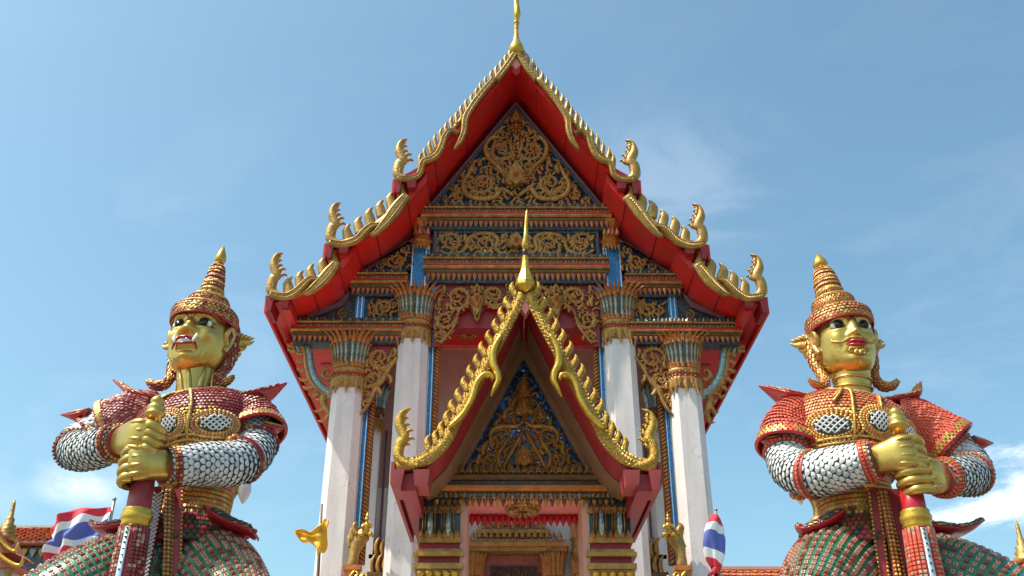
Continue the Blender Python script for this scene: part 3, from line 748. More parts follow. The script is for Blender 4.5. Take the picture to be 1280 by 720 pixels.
    nb.flat_tube(cat([(X(3.45), 8.20), (X(3.58), 8.36), (X(3.66), 8.58), (X(3.60), 8.76), (X(3.48), 8.72), (X(3.50), 8.62)], 4), [0.04, 0.12, 0.13, 0.12, 0.09, 0.03], 0.14, yb, 0, 8)
    nb.flat_tube(cat([(X(3.50), 9.02), (X(3.62), 8.98), (X(3.72), 9.06), (X(3.66), 9.18), (X(3.58), 9.12)], 4), [0.08, 0.11, 0.1, 0.08, 0.03], 0.12, yb, 0, 8)
    for (x, z, h, aa) in ((4.18, 9.70, 0.24, -35), (4.06, 9.74, 0.2, 20), (3.98, 9.70, 0.16, 60), (3.50, 8.34, 0.3, -150), (3.58, 8.46, 0.26, -135)):
        flame(h, 0.10, -0.3 * s, 0.1, 0, nb, (X(x), z), yb, s * R(aa), 6)
    nb.build('bracket_leaf', ['old_gold'], br)
for s in (-1, 1): side_bay(s)

# ---------------------------------------------------------------- columns
def petal_mesh(name, w, h, flare, mats, thick=0.03, point=0.3, curl=0.0):
    """one upright petal; its back is at y=0, it faces -y"""
    mb = MB(); rows = []
    for k, t in enumerate((0, 0.3, 0.62, 0.85, 1.0)):
        ww = w * (1 if t <= 1 - point else max(0.04, (1 - t) / point * 0.9)) * 0.5 * (0.82 + 0.18 * t)
        y = -flare * t * t - curl * max(0, t - 0.6)
        z = h * t
        rows.append([(-ww, y, z), (-ww * 0.5, y - thick, z), (0, y - thick * 1.4, z), (ww * 0.5, y - thick, z), (ww, y, z), (0, y + thick * 0.6, z)])
    mb.rings(rows, 0, False)
    return mb.mesh(name, mats)
CR_TIP = petal_mesh('crown_leaf', 0.115, 0.20, 0.12, ('orange_gilt',), 0.02, 0.75, 0.18)
GL_PET = petal_mesh('glass_petal', 0.088, 0.50, 0.11, ('teal_glass',), 0.022, 0.1)
GL_RIB = petal_mesh('gilt_rib', 0.024, 0.48, 0.105, ('old_gold',), 0.03, 0.3)
HG_PET = petal_mesh('hanging_petal', 0.135, 0.30, 0.0, ('old_gold',), 0.022, 0.6)
SM_PET = petal_mesh('lotus_petal', 0.10, 0.17, 0.03, ('orange_gilt',), 0.02, 0.6)
def squircle(a, r, e=0.72):
    c, d = math.cos(a), math.sin(a)
    c = math.copysign(abs(c) ** e, c); d = math.copysign(abs(d) ** e, d)
    return r * c, r * d
CQ = 1.13
def capital(x, y, zb):
    """zb: height where the hanging petals end"""
    k = MB()
    k.lathe([(0.27 * CQ, zb + 0.10), (0.275 * CQ, zb + 0.24), (0.30 * CQ, zb + 0.27), (0.30 * CQ, zb + 0.33), (0.275 * CQ, zb + 0.35), (0.265 * CQ, zb + 0.40), (0.295 * CQ, zb + 0.43), (0.30 * CQ, zb + 0.50), (0.27 * CQ, zb + 0.53), (0.265 * CQ, zb + 0.62)], 24, (x, y, 0), 0, True, None, 0.75)
    k.lathe([(0.272 * CQ, zb + 0.335), (0.288 * CQ, zb + 0.36), (0.288 * CQ, zb + 0.385), (0.272 * CQ, zb + 0.41)], 24, (x, y, 0), 1, True, None, 0.75)
    k.lathe([(0.262 * CQ, zb + 0.60), (0.275 * CQ, zb + 0.8), (0.33 * CQ, zb + 1.02), (0.345 * CQ, zb + 1.08), (0.32 * CQ, zb + 1.20)], 24, (x, y, 0), 2, True, None, 0.8)
    o = k.build('capital', ['old_gold', 'dark_red', 'slate'], hall)
    n = 24
    for i in range(n):
        a = 2 * math.pi * (i + 0.5) / n
        if math.sin(a) > 0.55: continue                       # nothing of the far side shows
        for me, r, z, da, rx in ((GL_PET, 0.262, zb + 0.60, 0, 0), (GL_RIB, 0.268, zb + 0.60, 0.5, 0), (CR_TIP, 0.355, zb + 1.00, 0, 0), (CR_TIP, 0.335, zb + 1.05, 0.5, 0), (SM_PET, 0.272, zb + 0.53, 0.25, 0)):
            aa = a + da * 2 * math.pi / n
            px, py = squircle(aa, r * CQ, 0.8)
            put(me.name.split('.')[0], me, o, (x + px, y + py, z), (rx, 0, aa + math.pi / 2))
    n = 14
    for i in range(n):
        a = 2 * math.pi * (i + 0.5) / n
        if math.sin(a) > 0.55: continue
        px, py = squircle(a, 0.285 * CQ, 0.6)
        put('hanging_petal', HG_PET, o, (x + px, y + py, zb + 0.28), (0, math.pi, a - math.pi / 2 + math.pi))
        a2 = a + math.pi / n; px, py = squircle(a2, 0.275 * CQ, 0.6)
        put('hanging_petal', HG_PET, o, (x + px, y + py, zb + 0.30), (0, math.pi, a2 + math.pi / 2), (1.15, 1, 0.66))
    b = MB()
    for z, r in ((0.42, 0.305), (0.345, 0.302), (0.60, 0.29)):
        for i in range(28):
            a = 2 * math.pi * i / 28
            px, py = squircle(a, r * CQ, 0.75)
            b.ball((x + px, y + py, zb + z), 0.018, 5, 4, 0)
    tag(b.build('bead_ring', ['orange_gilt'], o), kind='stuff')
    return o
def column(x, y, ztop, w=0.60, ch=0.13):
    mb = MB(); rs = []
    for z, k in ((0, 1.12), (4.0, 1.07), (6.5, 1.02), (ztop, 0.97)):
        h = w / 2 * k; c = ch * k
        rs.append([(x + a * h - (c * a if j else 0), y + b * h - (0 if j else c * b), z) for a, b, j in ((-1, -1, 0), (-1, -1, 1), (1, -1, 1), (1, -1, 0), (1, 1, 0), (1, 1, 1), (-1, 1, 1), (-1, 1, 0))])
    mb.rings([[p for p in r] for r in rs], 0, False)
    return mb.build('column', ['plaster'], hall)
for s in (-1, 1):
    for x, zt in ((2.0, 9.62), (3.19, 8.60)):
        column(s * x, YC, zt + 0.2)
        capital(s * x, YC, zt)
        # trim on the inner side: blue glass band and a gilt rope
        xi = x - 0.29
        zl = 0.0 if x > 3 else 6.0
        tz = zt + (1.0 if x < 3 else 0.9)
        t = MB(); xa, xb = sorted((s * (xi - 0.11), s * (xi + 0.03)))
        t.box(xa, xb, YC + 0.02, YC + 0.16, 5.45 if x > 3 else 5.0, tz)
        tb = t.build('glass_band', ['blue_glass'], hall)
        t = MB()
        for dx in (0.095, 0.02):
            xa, xb = sorted((s * (xi - dx), s * (xi - dx + 0.014))); t.box(xa, xb, YC + 0.005, YC + 0.04, 5.45, tz)
        t.build('silver_edge', ['silver_glass'], tb)
        t = MB(); xr = s * (xi - 0.17)
        xa, xb = sorted((s * (xi - 0.22), s * (xi - 0.115)))
        t.box(xa, xb, YC + 0.03, YC + 0.15, 5.5, tz - 0.35)
        z = 5.5
        while z < tz - 0.4:
            t.tube([(xr - s * 0.055, YC + 0.03, z), (xr, YC + 0.005, z + 0.045), (xr + s * 0.055, YC + 0.03, z + 0.09)], [0.012, 0.024, 0.012], 5, 1)
            z += 0.075
        tag(t.build('gilt_rope', ['brown_gold', 'orange_gilt'], tb), kind='stuff')

# ---------------------------------------------------------------- veranda: ceiling, back wall, doorway
cl_ = MB(); cl_.box(-3.0, 3.0, YP + 0.43, YB, 10.53, 10.68)
ceil = cl_.build('veranda_ceiling', ['red'], hall)
for s in (-1, 1):
    mb = MB()
    mb.lathe([(0.05, 10.525), (0.10, 10.50), (0.19, 10.49), (0.21, 10.51), (0.21, 10.529)], 20, (s * 0.99, 18.85, 0))
    for i in range(12):
        a = 2 * math.pi * i / 12
        mb.tube([(s * 0.99 + 0.05 * math.cos(a), 18.85 + 0.05 * math.sin(a), 10.49), (s * 0.99 + 0.17 * math.cos(a), 18.85 + 0.17 * math.sin(a), 10.47)], [0.015, 0.035], 6)
    mb.build('ceiling_rosette', ['old_gold'], ceil)
bw = MB(); bw.box(-3.3, 3.3, YB, YB + 0.4, 0, 10.68)
bwl = bw.build('back_wall', ['shade_bounce_plaster'], hall)
wd = MB()
wd.box(-3.0, 3.0, YB - 0.012, YB, 0, 7.4)
wd.build('white_dado', ['plaster'], bwl)
wd = MB(); wd.box(-2.0, 2.0, YB - 0.05, YB, 10.44, 10.53); wd.build('cornice', ['rose'], bwl)
# building body behind, and the red soffit under the side eaves
bd = MB(); bd.box(-3.3, 3.3, YB + 0.4, 31, 0, 10.6); bd.build('side_wall', ['plaster'], hall)
for s in (-1, 1):
    so_ = MB(); xa, xb = sorted((s * 3.3, s * 4.56)); so_.box(xa, xb, YP + 0.44, 31, 9.86, 9.94)
    sf = so_.build('side_soffit', ['red'], hall)
    for yy in (18.9, 21.5, 24):
        sl = MB(); sl.box(s * 3.9 - 0.13, s * 3.9 + 0.13, yy, yy + 0.12, 9.845, 9.862); sl.build('vent_slot', ['dark_red'], sf)
    # engaged columns on the back wall and gilt window heads beside them
    e = MB(); e.box(s * 2.95 - 0.2, s * 2.95 + 0.2, YB - 0.25, YB - 0.013, 0, 9.05)
    eo = e.build('engaged_column', ['plaster'], hall)
    e = MB(); e.lathe([(0.22, 8.65), (0.24, 8.72), (0.2, 8.78), (0.2, 8.86), (0.24, 8.9), (0.22, 8.96), (0.22, 9.1), (0.3, 9.45), (0.32, 9.5), (0.28, 9.6)], 16, (s * 2.95, YB - 0.14, 0), 0, True, None, 0.8)
    e.build('engaged_capital', ['brown_gold'], eo)
    for i in range(9):
        a = -math.pi + math.pi * (i + 0.5) / 9
        px, py = squircle(a, 0.24, 0.8)
        put('glass_petal', GL_PET, eo, (s * 2.95 + px, YB - 0.14 + py, 9.0), (0, 0, a + math.pi / 2), (1, 1, 0.9))
        put('hanging_petal', HG_PET, eo, (s * 2.95 + px, YB - 0.14 + py, 8.75), (0, math.pi, a - math.pi / 2 + math.pi))
    e = MB()
    for dx in (-0.42, -0.30, -0.55): e.box(s * (2.95 + dx) - 0.02, s * (2.95 + dx) + 0.02, YB - 0.04, YB - 0.012, 5.0, 8.6)
    e.build('wall_groove', ['mauve'], bwl)
# ---------------------------------------------------------------- temple doorway (seen through the porch)
dw = MB()
dw.box(-0.62, 0.52, YB - 0.10, YB - 0.013, 0, 6.05, 0)
door_frame = dw.build('door_frame', ['petal_red'], hall)
leaf_field(door_frame, lambda x, z: True, (-.47, .37), (5.0, 5.78), YB - .14, .09, ('door_wood', 'brown_gold'))
for s in (-1, 1):
    d = MB(); x0, x1 = sorted((-0.05, -0.05 + s * 0.46))
    d.box(x0 + 0.008, x1 - 0.008, YB - 0.135, YB - 0.101, 0, 5.84)
    lf = d.build('door_leaf', ['door_wood'], door_frame)
for s in (-1, 1):
    e = MB(); xc = -0.05 + s * 0.77
    e.box(xc - 0.17, xc + 0.17, YB - 0.24, YB - 0.013, 0, 5.25, 0)
    e.lathe([(0.18, 5.25), (0.20, 5.32), (0.17, 5.38), (0.17, 5.44), (0.20, 5.5), (0.19, 5.56), (0.17, 5.62), (0.20, 5.95), (0.24, 6.08), (0.20, 6.10)], 16, (xc, YB - 0.17, 0), 1, True, None, 0.7)
    eo = e.build('door_column', ['salmon', 'old_gold'], hall)
    for i in range(9):
        a = -math.pi + math.pi * (i + 0.5) / 9
        px, py = squircle(a, 0.19, 0.75)
        put('lotus_petal', SM_PET, eo, (xc + px, YB - 0.17 + py, 5.62), (0, 0, a + math.pi / 2), (0.9, 1, 1.9))
        put('lotus_petal', SM_PET, eo, (xc + px, YB - 0.17 + py, 5.86), (0.25, 0, a + math.pi / 2), (0.9, 1, 1.5))
# stepped crown over the door
e = MB()
for (hw, z0, z1, yd, m) in ((1.02, 6.06, 6.14, 0.42, 0), (1.06, 6.14, 6.22, 0.46, 1), (0.98, 6.22, 6.30, 0.36, 0), (0.72, 6.42, 6.50, 0.32, 0), (0.64, 6.5, 6.56, 0.26, 1), (0.42, 6.66, 6.72, 0.22, 0), (0.2, 6.8, 7.3, 0.12, 0)):
    e.box(-0.05 - hw, -0.05 + hw, YB - yd, YB - 0.013, z0, z1, m)
crown = e.build('door_crown', ['old_gold', 'orange_gilt'], hall)
petal_row('petal_row', crown, -1.0, 0.9, YB - 0.36, 6.29, 0.18, 0.12, 1, ('old_gold', 'orange_gilt'), 0.06, 1)
petal_row('petal_row', crown, -0.7, 0.6, YB - 0.27, 6.54, 0.20, 0.11, 1, ('old_gold', 'orange_gilt'), 0.06, 1)
petal_row('petal_row', crown, -0.44, 0.34, YB - 0.2, 6.71, 0.2, 0.11, 1, ('old_gold',), 0.06)
bead_row('bead_row', crown, -1.05, 0.95, YB - 0.45, 6.26, 0.022, ('silver_glass',))
bead_row('bead_row', crown, -0.72, 0.62, YB - 0.31, 6.53, 0.022, ('silver_glass',))
for x in (-0.6, -0.32, 0.22, 0.5, -0.05): put('leaf', LEAF if x < 0 else LEAFM, crown, (x, YB - 0.3, 6.5), (0, 0, 0), (0.2, 0.4, 0.32))
# a smaller gilt column right of the doorway
e = MB(); xc = 1.28
e.lathe([(0.14, 0), (0.14, 5.3), (0.17, 5.4), (0.15, 5.5), (0.18, 5.6), (0.17, 5.66), (0.2, 6.0), (0.24, 6.08), (0.2, 6.14), (0.2, 6.3), (0.24, 6.34), (0.16, 6.4), (0.12, 6.7), (0.06, 7.0)], 14, (xc, YB - 0.2, 0), 0, True, None, 0.75)
o = e.build('side_column', ['old_gold'], hall)
for i in range(8):
    a = -math.pi + math.pi * (i + 0.5) / 8
    px, py = squircle(a, 0.19, 0.75)
    for z in (5.66, 6.34): put('lotus_petal', SM_PET, o, (xc + px, YB - 0.2 + py, z), (0, 0, a + math.pi / 2), (1, 1, 2))

# gilt window surrounds on the back wall, between the columns
for s, xx in ((-1, -2.55), (1, 2.62)):
    e = MB()
    for (hw, z0, z1, yd) in ((0.24, 5.0, 5.6, 0.2), (0.28, 5.6, 5.7, 0.26), (0.22, 5.7, 5.95, 0.2), (0.27, 5.95, 6.03, 0.25), (0.17, 6.03, 6.25, 0.16)):
        e.box(xx - hw, xx + hw, YB - yd, YB - 0.013, z0, z1)
    wo_ = e.build('window_head', ['brown_gold'], hall)
    for z, k in ((5.70, 4), (6.03, 3)):
        for i in range(k): put('leaf', LEAF, wo_, (xx + (i - (k - 1) / 2) * 0.12, YB - 0.22, z), (0, 0, 0), (0.26, 0.4, 0.34))

# ---------------------------------------------------------------- entrance porch
PX = 0.08
porch = thing('entrance_porch', 'small steep-gabled gold entrance porch standing in front of the hall doorway', 'porch', (PX, 13.5, 0))
PFY, PPY = 13.0, 14.6
def PXc(s, x): return PX + s * -(x - PX)             # x is given on the left side
PA = [(0.03, 8.39), (-0.1, 8.07), (-0.23, 7.79), (-0.37, 7.5), (-0.5, 7.21), (-0.63, 6.94), (-0.76, 6.67), (-0.89, 6.41), (-1.01, 6.15), (-1.16, 5.97), (-1.36, 5.83), (-1.67, 5.77)]
PB = [(-0.27, 7.65), (-0.33, 7.55), (-0.38, 7.40), (-0.375, 7.22), (-0.32, 7.09), (-0.31, 6.97), (-0.36, 6.85), (-0.41, 6.73)]
PCc = [(-0.38, 6.97), (-0.42, 7.05), (-0.52, 7.04), (-0.61, 6.92), (-0.67, 6.7), (-0.76, 6.51), (-0.86, 6.38), (-0.98, 6.27)]
PSL = [(0.07, 8.36), (-0.2, 7.70), (-0.5, 7.06), (-0.78, 6.48), (-1.05, 5.98), (-1.35, 5.72), (-1.70, 5.66)]
PFIN = {}
for s in (1, -1):
    mb = MB()
    P = cat([(s * x * 0.85, z * 0.8) for x, z in HH], 5)
    mb.flat_tube(P, [0.08, 0.12, 0.15, 0.15, 0.14, 0.13, 0.085, 0.012], 0.13, 0, 0, 8)
    for (x, z, h, a) in ((0.065, 0.70, 0.10, 20), (0.055, 0.62, 0.12, 35), (0.07, 0.53, 0.12, 40), (0.10, 0.45, 0.13, 50), (0.11, 0.36, 0.13, 70), (0.06, 0.28, 0.12, 70)):
        flame(h, 0.06, 0.35 * s, 0.08, 0, mb, (s * (x - 0.05), z - 0.06), 0, -s * R(a * 0.8), 6, 2)
    PFIN[s] = mb.mesh('finial', ('gold_leaf',))
PT = {}
for s in (1, -1):
    mb = MB()
    mb.flat_tube(cat([(0, -0.08), (s * 0.0, 0.05), (-s * 0.015, 0.12), (-s * 0.0, 0.18), (s * 0.05, 0.245)], 3), [0.10, 0.115, 0.105, 0.065, 0.005], 0.12, 0, 0, 8)
    PT[s] = mb.mesh('roof_tooth', ('gold_leaf',))
PE3, PE4 = purlin_end_mesh(0.17, 0.26, 0.5), purlin_end_mesh(0.22, 0.20, 0.8)
for m_ in (PE3, PE4): m_.materials[0] = M['brick_red']
for s in (-1, 1):
    fine = cat([(PXc(s, x), z) for x, z in PSL], 4); n = len(fine)
    y0, y1, th = PFY + 0.04, 16.3, 0.16
    A = [(x, y0, z) for x, z in fine]; B = [(x, y0, z + th) for x, z in fine]
    A2 = [(x, y1, z) for x, z in fine]; B2 = [(x, y1, z + th) for x, z in fine]
    fs = []
    for i in range(n - 1):
        fs += [(i, i + 1, n + i + 1, n + i), (2 * n + i, 3 * n + i, 3 * n + i + 1, 2 * n + i + 1), (i, 2 * n + i, 2 * n + i + 1, i + 1)]
    fs += [(0, n, 3 * n, 2 * n), (n - 1, 3 * n - 1, 4 * n - 1, 2 * n - 1)]
    mb = MB(); mb.add(A + B + A2 + B2, fs, 0); mb.add(B + B2, [(i, i + 1, n + i + 1, n + i) for i in range(n - 1)], 1)
    r = mb.build('roof_slope', ['dark_red', 'roof_tile'], porch)
    sp_ = MB(); lo = [(x, z - .008) for x, z in fine[1:21]]; q_ = len(lo)
    A = [(x, 13.72, z) for x, z in lo]; B = [(x, 14.58, z) for x, z in lo]
    A2 = [(x, 13.72, z - .03) for x, z in lo]; B2 = [(x, 14.58, z - .03) for x, z in lo]
    sp_.add(A2 + B2 + A + B, [(i, i + 1, q_ + i + 1, q_ + i) for i in range(q_ - 1)] + [(i, 2 * q_ + i, 2 * q_ + i + 1, i + 1) for i in range(q_ - 1)] + [(q_ - 1, 3 * q_ - 1, 4 * q_ - 1, 2 * q_ - 1)], 0)
    sp_.build('soffit_panel', ['soffit_brown'], r)
    e = MB(); xe = PXc(s, -1.70); xa, xb = sorted((xe, xe + s * 0.05)); e.box(xa, xb, y0 - 0.03, y1, 5.54, 5.84); e.build('eave_board', ['brick_red'], r)
    e = MB(); xi = PXc(s, -1.40); xa, xb = sorted((xi, xi + s * 0.2)); e.box(xa, xb, y0, y1, 5.44, 5.70); e.build('purlin', ['dark_red'], r)
    bnd = MB()
    P = cat([(PXc(s, x), z) for x, z in PA], 5)
    bnd.flat_tube(P, [0.15, 0.17, 0.18, 0.18, 0.18, 0.18, 0.17, 0.17, 0.18, 0.20, 0.19, 0.15], 0.10, PFY - 0.02, 0, 12)
    b1 = bnd.build('gilt_band', ['gold_leaf'], r)
    for pts, w, nm in ((PB, [0.07, 0.10, 0.115, 0.115, 0.11, 0.10, 0.07, 0.015], 'naga'), (PCc, [0.05, 0.085, 0.10, 0.10, 0.10, 0.095, 0.085, 0.05], 'naga')):
        mb = MB(); mb.flat_tube(cat([(PXc(s, x), z) for x, z in pts], 5), w, 0.15, PFY - 0.115, 0, 10)
        mb.build('naga_band', ['bright_gold'], r)
    # scale rows along the gilt band
    sc = MB()
    for k in range(2, len(P) - 2):
        (xa, za), (xb, zb) = P[k], P[k + 1]
        tx, tz = xb - xa, zb - za; L = math.hypot(tx, tz); tx /= L; tz /= L
        for w in (-0.06, 0.0, 0.06):
            cx, cz = xa - tz * w + random.uniform(-.01, .01), za + tx * w
            y = PFY - 0.015 - 0.05 * math.sqrt(max(0.05, 1 - (w / 0.1) ** 2)) 
            sc.add([(cx - tx * .03, y + 0.01, cz - tz * .03), (cx - tz * .026, y, cz + tx * .026), (cx + tx * .034, y - 0.022, cz + tz * .034), (cx + tz * .026, y, cz - tx * .026)], [(0, 1, 2, 3)] if s < 0 else [(3, 2, 1, 0)], 0)
    tag(sc.build('naga_scales', ['gold'], r), kind='stuff')
    for i in range(15):
        t = i / 14
        tt = t * 0.82 + 0.015
        k = min(int(tt * (len(P) - 1)), len(P) - 2); q = tt * (len(P) - 1) - k
        x, z = lerp(P[k][0], P[k + 1][0], q), lerp(P[k][1], P[k + 1][1], q)
        tx, tz = P[k + 1][0] - P[k][0], P[k + 1][1] - P[k][1]; L = math.hypot(tx, tz)
        ox, oz = (-tz / L, tx / L)
        if oz < 0: ox, oz = -ox, -oz
        h = random.uniform(0.76, 0.9)
        put('roof_tooth', PT[-s], r, (x + ox * 0.09, PFY - 0.01, z + oz * 0.09), (R(random.uniform(-5, 5)), s * R(random.uniform(17, 24) - 14 * (t > .75)), 0), (1, 1, h))
    put('finial', PFIN[-s], r, (PXc(s, -1.63), PFY - 0.03, 5.80))
    put('purlin_end', PE3, r, (PXc(s, -1.64), PFY - 0.03, 5.70)); put('purlin_end', PE4, r, (PXc(s, -1.33), PFY - 0.02, 5.70))
sp = MB()
sp.lathe([(0.03, 8.40), (0.10, 8.44), (0.155, 8.50), (0.15, 8.56), (0.115, 8.66), (0.07, 8.78), (0.05, 8.92), (0.045, 9.02)], 8, (PX, PFY - 0.03, 0), 0, False)
sp.lathe([(0.04, 9.02), (0.045, 9.10), (0.04, 9.14)], 8, (PX, PFY - 0.03, 0), 1)
sp.tube(cat([(PX, PFY - 0.03, 9.13), (PX + 0.005, PFY - 0.05, 9.24), (PX + 0.01, PFY - 0.07, 9.34), (PX + 0.02, PFY - 0.03, 9.55), (PX + 0.035, PFY - 0.02, 9.86)], 4), [0.03, 0.06, 0.055, 0.038, 0.035, 0.032, 0.03, 0.008], 8)
sp.build('ridge_spire', ['bright_gold', 'door_wood'], porch)
ap = MB(); ap.prism([(PX - 0.09, 8.2), (PX, 8.05), (PX + 0.09, 8.2), (PX, 8.36)], PFY - 0.03, PFY + 0.15); ap.build('apex_block', ['rose'], porch)
# porch gable
gw = MB(); gw.prism([(PX, 8.34), (PX - 1.54, 5.77), (PX + 1.54, 5.77)], PPY + 0.02, PPY + 0.14); gw.build('gable_wall', ['soffit_brown'], porch)
fr = MB()
for s in (-1, 1):
    fr.prism([(PX, 8.36), (PX, 8.02), (PX + s * 0.95, 6.13), (PX + s * 1.22, 6.13)], PPY - 0.16, PPY + 0.018)
fr.build('rake_board', ['soffit_brown'], porch)
pt = MB(); pt.prism([(PX, 8.04), (PX - 0.97, 6.10), (PX + 0.97, 6.10)], PPY - 0.05, PPY + 0.016)
pp = pt.build('pediment', ['blue_sparkle'], porch)
yy = PPY - 0.075
mirror_bits(pp, lambda x, z: 6.16 < z < 7.9 - 1.96 * abs(x - PX), (PX - .95, PX + .95), (6.16, 7.9), PPY - .065, 420, ('blue_glass', 'silver_glass'))
leaf_field(pp, lambda x, z: 6.16 < z < 7.85 - 1.96 * abs(x - PX), (PX - .95, PX + .95), (6.16, 7.9), PPY - .055, .085)
put('plaque', PLQ, pp, (PX, yy, 7.40), (0, 0, 0), (0.20, 1, 0.32))
put('plaque', PLQ, pp, (PX, yy, 7.12), (0, 0, 0), (0.30, 1, 0.26))
put('rosette', ROS, pp, (PX, yy, 6.36), (0, 0, 0), (0.15, 0.5, 0.15))
put('plaque', PLQ, pp, (PX, yy, 6.30), (0, 0, 0), (0.34, 0.8, 0.27))
for s in (-1, 1):
    scr(pp, PX + s * 0.52, yy, 6.34, 0.17, -s, R(20) * s)
    scr(pp, PX + s * 0.36, yy, 6.72, 0.16, s, R(30) * s, SCR2)
    scr(pp, PX + s * 0.22, yy, 7.05, 0.12, -s, R(30) * s, SCR2)
    scr(pp, PX + s * 0.74, yy, 6.25, 0.10, -s, 0, SCR2)
    st = MB()
    st.flat_tube(cat([(PX + s * x, z) for x, z in ((0.02, 6.82), (0.14, 6.58), (0.26, 6.36), (0.33, 6.18))], 4), [0.04, 0.075, 0.075, 0.05], 0.07, yy, 0, 6)
    st.flat_tube(cat([(PX + s * x, z) for x, z in ((0.0, 6.98), (0.12, 6.90), (0.3, 6.90), (0.46, 6.86), (0.52, 6.72), (0.46, 6.58))], 4), [0.04, 0.07, 0.08, 0.08, 0.07, 0.03], 0.08, yy - 0.01, 0, 6)
    st.flat_tube(cat([(PX + s * x, z) for x, z in ((0.34, 6.18), (0.40, 6.42), (0.30, 6.6), (0.24, 6.72))], 4), [0.05, 0.08, 0.08, 0.03], 0.07, yy, 0, 6)
    for (x, z, h, a) in ((0.62, 6.48, 0.24, 8), (0.5, 6.62, 0.2, 15), (0.44, 6.88, 0.2, 12), (0.30, 7.08, 0.2, 15), (0.16, 7.28, 0.2, 18), (0.08, 7.52, 0.18, 12), (0.7, 6.33, 0.18, 10), (0.12, 6.96, 0.16, -20), (0.2, 6.2, 0.16, -15), (0.3, 6.5, 0.15, 30)):
        flame(h, 0.085, -0.3 * s, 0.07, 0, st, (PX + s * x, z - 0.05), yy, s * R(a), 6)
    st.build('stem', ['old_gold'], pp)
# porch entablature
pb = MB(); yv = PPY - 0.22
pb.box(PX - 1.36, PX + 1.36, yv + 0.06, PPY + 0.3, 5.752, 6.13, 0)
pb.mould([(yv + .3, 6.00), (yv + .02, 6.005), (yv - .02, 6.04), (yv - .02, 6.08), (yv + .02, 6.1), (yv + .3, 6.1)], PX - 1.38, PX + 1.38, 0)
pb.mould([(yv + .3, 5.955), (yv + .03, 5.955), (yv + .03, 5.995), (yv + .3, 5.995)], PX - 1.34, PX + 1.34, 2)
pb.mould([(yv + .3, 5.835), (yv + .0, 5.84), (yv - .05, 5.87), (yv - .05, 5.91), (yv + .0, 5.945), (yv + .3, 5.945)], PX - 1.36, PX + 1.36, 1)
ent = pb.build('entablature', ['brown_gold', 'orange_gilt', 'slate'], porch)
petal_row('petal_row', ent, PX - 1.3, PX + 1.3, yv + 0.02, 6.10, 0.15, 0.105, 1, ('old_gold',), 0.05)
petal_row('petal_row', ent, PX - 1.34, PX + 1.34, yv + 0.04, 5.74, 0.10, 0.07, 1, ('teal_glass', 'old_gold'), 0.04, 1)
petal_row('petal_row', ent, PX - 1.34, PX + 1.34, yv + 0.03, 5.73, 0.14, 0.09, -1, ('old_gold', 'brown_gold'), 0.05, 1)
bead_row('bead_row', ent, PX - 1.0, PX + 1.0, yv + 0.02, 5.79, 0.018, ('silver_glass',))
# pillars of the porch: glass-petalled capitals over stepped gilt mouldings
for s in (-1, 1):
    xc = PX + s * 1.24; hw = 0.30; y0, y1 = PPY - 0.22, PPY + 0.8
    k = MB()
    k.box(xc - hw, xc + hw, y0 + 0.04, y1, 5.14, 5.695, 3)
    k.box(xc - hw - 0.03, xc + hw + 0.03, y0 + 0.0, y1, 5.52, 5.60, 0)
    k.box(xc - hw - 0.02, xc + hw + 0.02, y0 + 0.0, y1, 5.08, 5.15, 0)
    k.box(xc - hw + 0.01, xc + hw - 0.01, y0 + 0.06, y1, 4.98, 5.08, 2)
    k.box(xc - hw - 0.06, xc + hw + 0.06, y0 - 0.05, y1, 4.88, 4.94, 1); k.box(xc - hw - 0.03, xc + hw + 0.03, y0 - 0.02, y1, 4.94, 4.985, 0)
    k.box(xc - hw + 0.01, xc + hw - 0.01, y0 + 0.06, y1, 4.78, 4.88, 2)
    k.box(xc - hw - 0.05, xc + hw + 0.05, y0 - 0.04, y1, 4.70, 4.78, 1)
    k.box(xc - hw - 0.02, xc + hw + 0.02, y0 - 0.0, y1, 4.1, 4.70, 0)
    k.box(xc - hw + 0.03, xc + hw - 0.03, y0 + 0.05, y1, 0, 4.1, 4)
    pil = k.build('porch_pillar', ['old_gold', 'gold', 'dark_red', 'dark_glass', 'plaster'], porch)
    for i in range(5):
        xx = xc + (i - 2) * 0.135
        put('gilt_rib', GL_RIB, pil, (xx + 0.0675 * (i < 4) , y0 + 0.03, 5.12), (0, 0, 0), (1.5, 1, 0.86)) if i < 4 else None
        if i < 4: put('gilt_rib', GL_RIB, pil, (xx + 0.03, y0 + 0.035, 5.12), (0, 0, 0), (1.2, 1, 0.86))
    for xx, mname in ((-0.13, 0), (0.13, 0)):
        g_ = MB(); g_.tube([(xc + xx, y0 + 0.0, 5.16), (xc + xx, y0 - 0.04, 5.3), (xc + xx, y0 - 0.05, 5.52)], [0.03, 0.045, 0.035], 8)
        g_.build('glass_shaft', ['teal_glass'], pil)
    petal_row('petal_row', pil, xc - hw, xc + hw, y0 + 0.0, 5.50, 0.14, 0.085, 1, ('orange_gilt', 'old_gold'), 0.05, 1)
    petal_row('petal_row', pil, xc - hw, xc + hw, y0 + 0.0, 5.15, 0.12, 0.085, 1, ('old_gold',), 0.05)
    petal_row('petal_row', pil, xc - hw, xc + hw, y0 - 0.02, 4.68, 0.14, 0.11, -1, ('bright_gold',), 0.05)
    petal_row('petal_row', pil, xc - hw, xc + hw, y0 - 0.02, 4.40, 0.20, 0.11, 1, ('old_gold',), 0.06)
    bead_row('bead_row', pil, xc - hw, xc + hw, y0 - 0.03, 4.44, 0.025, ('bright_gold',))
    jb = MB(); xj = PX + s * 0.89; jb.box(xj - 0.05, xj + 0.05, y0 + 0.05, y1, 0, 5.73)
    jb.build('door_jamb', ['salmon'], porch)
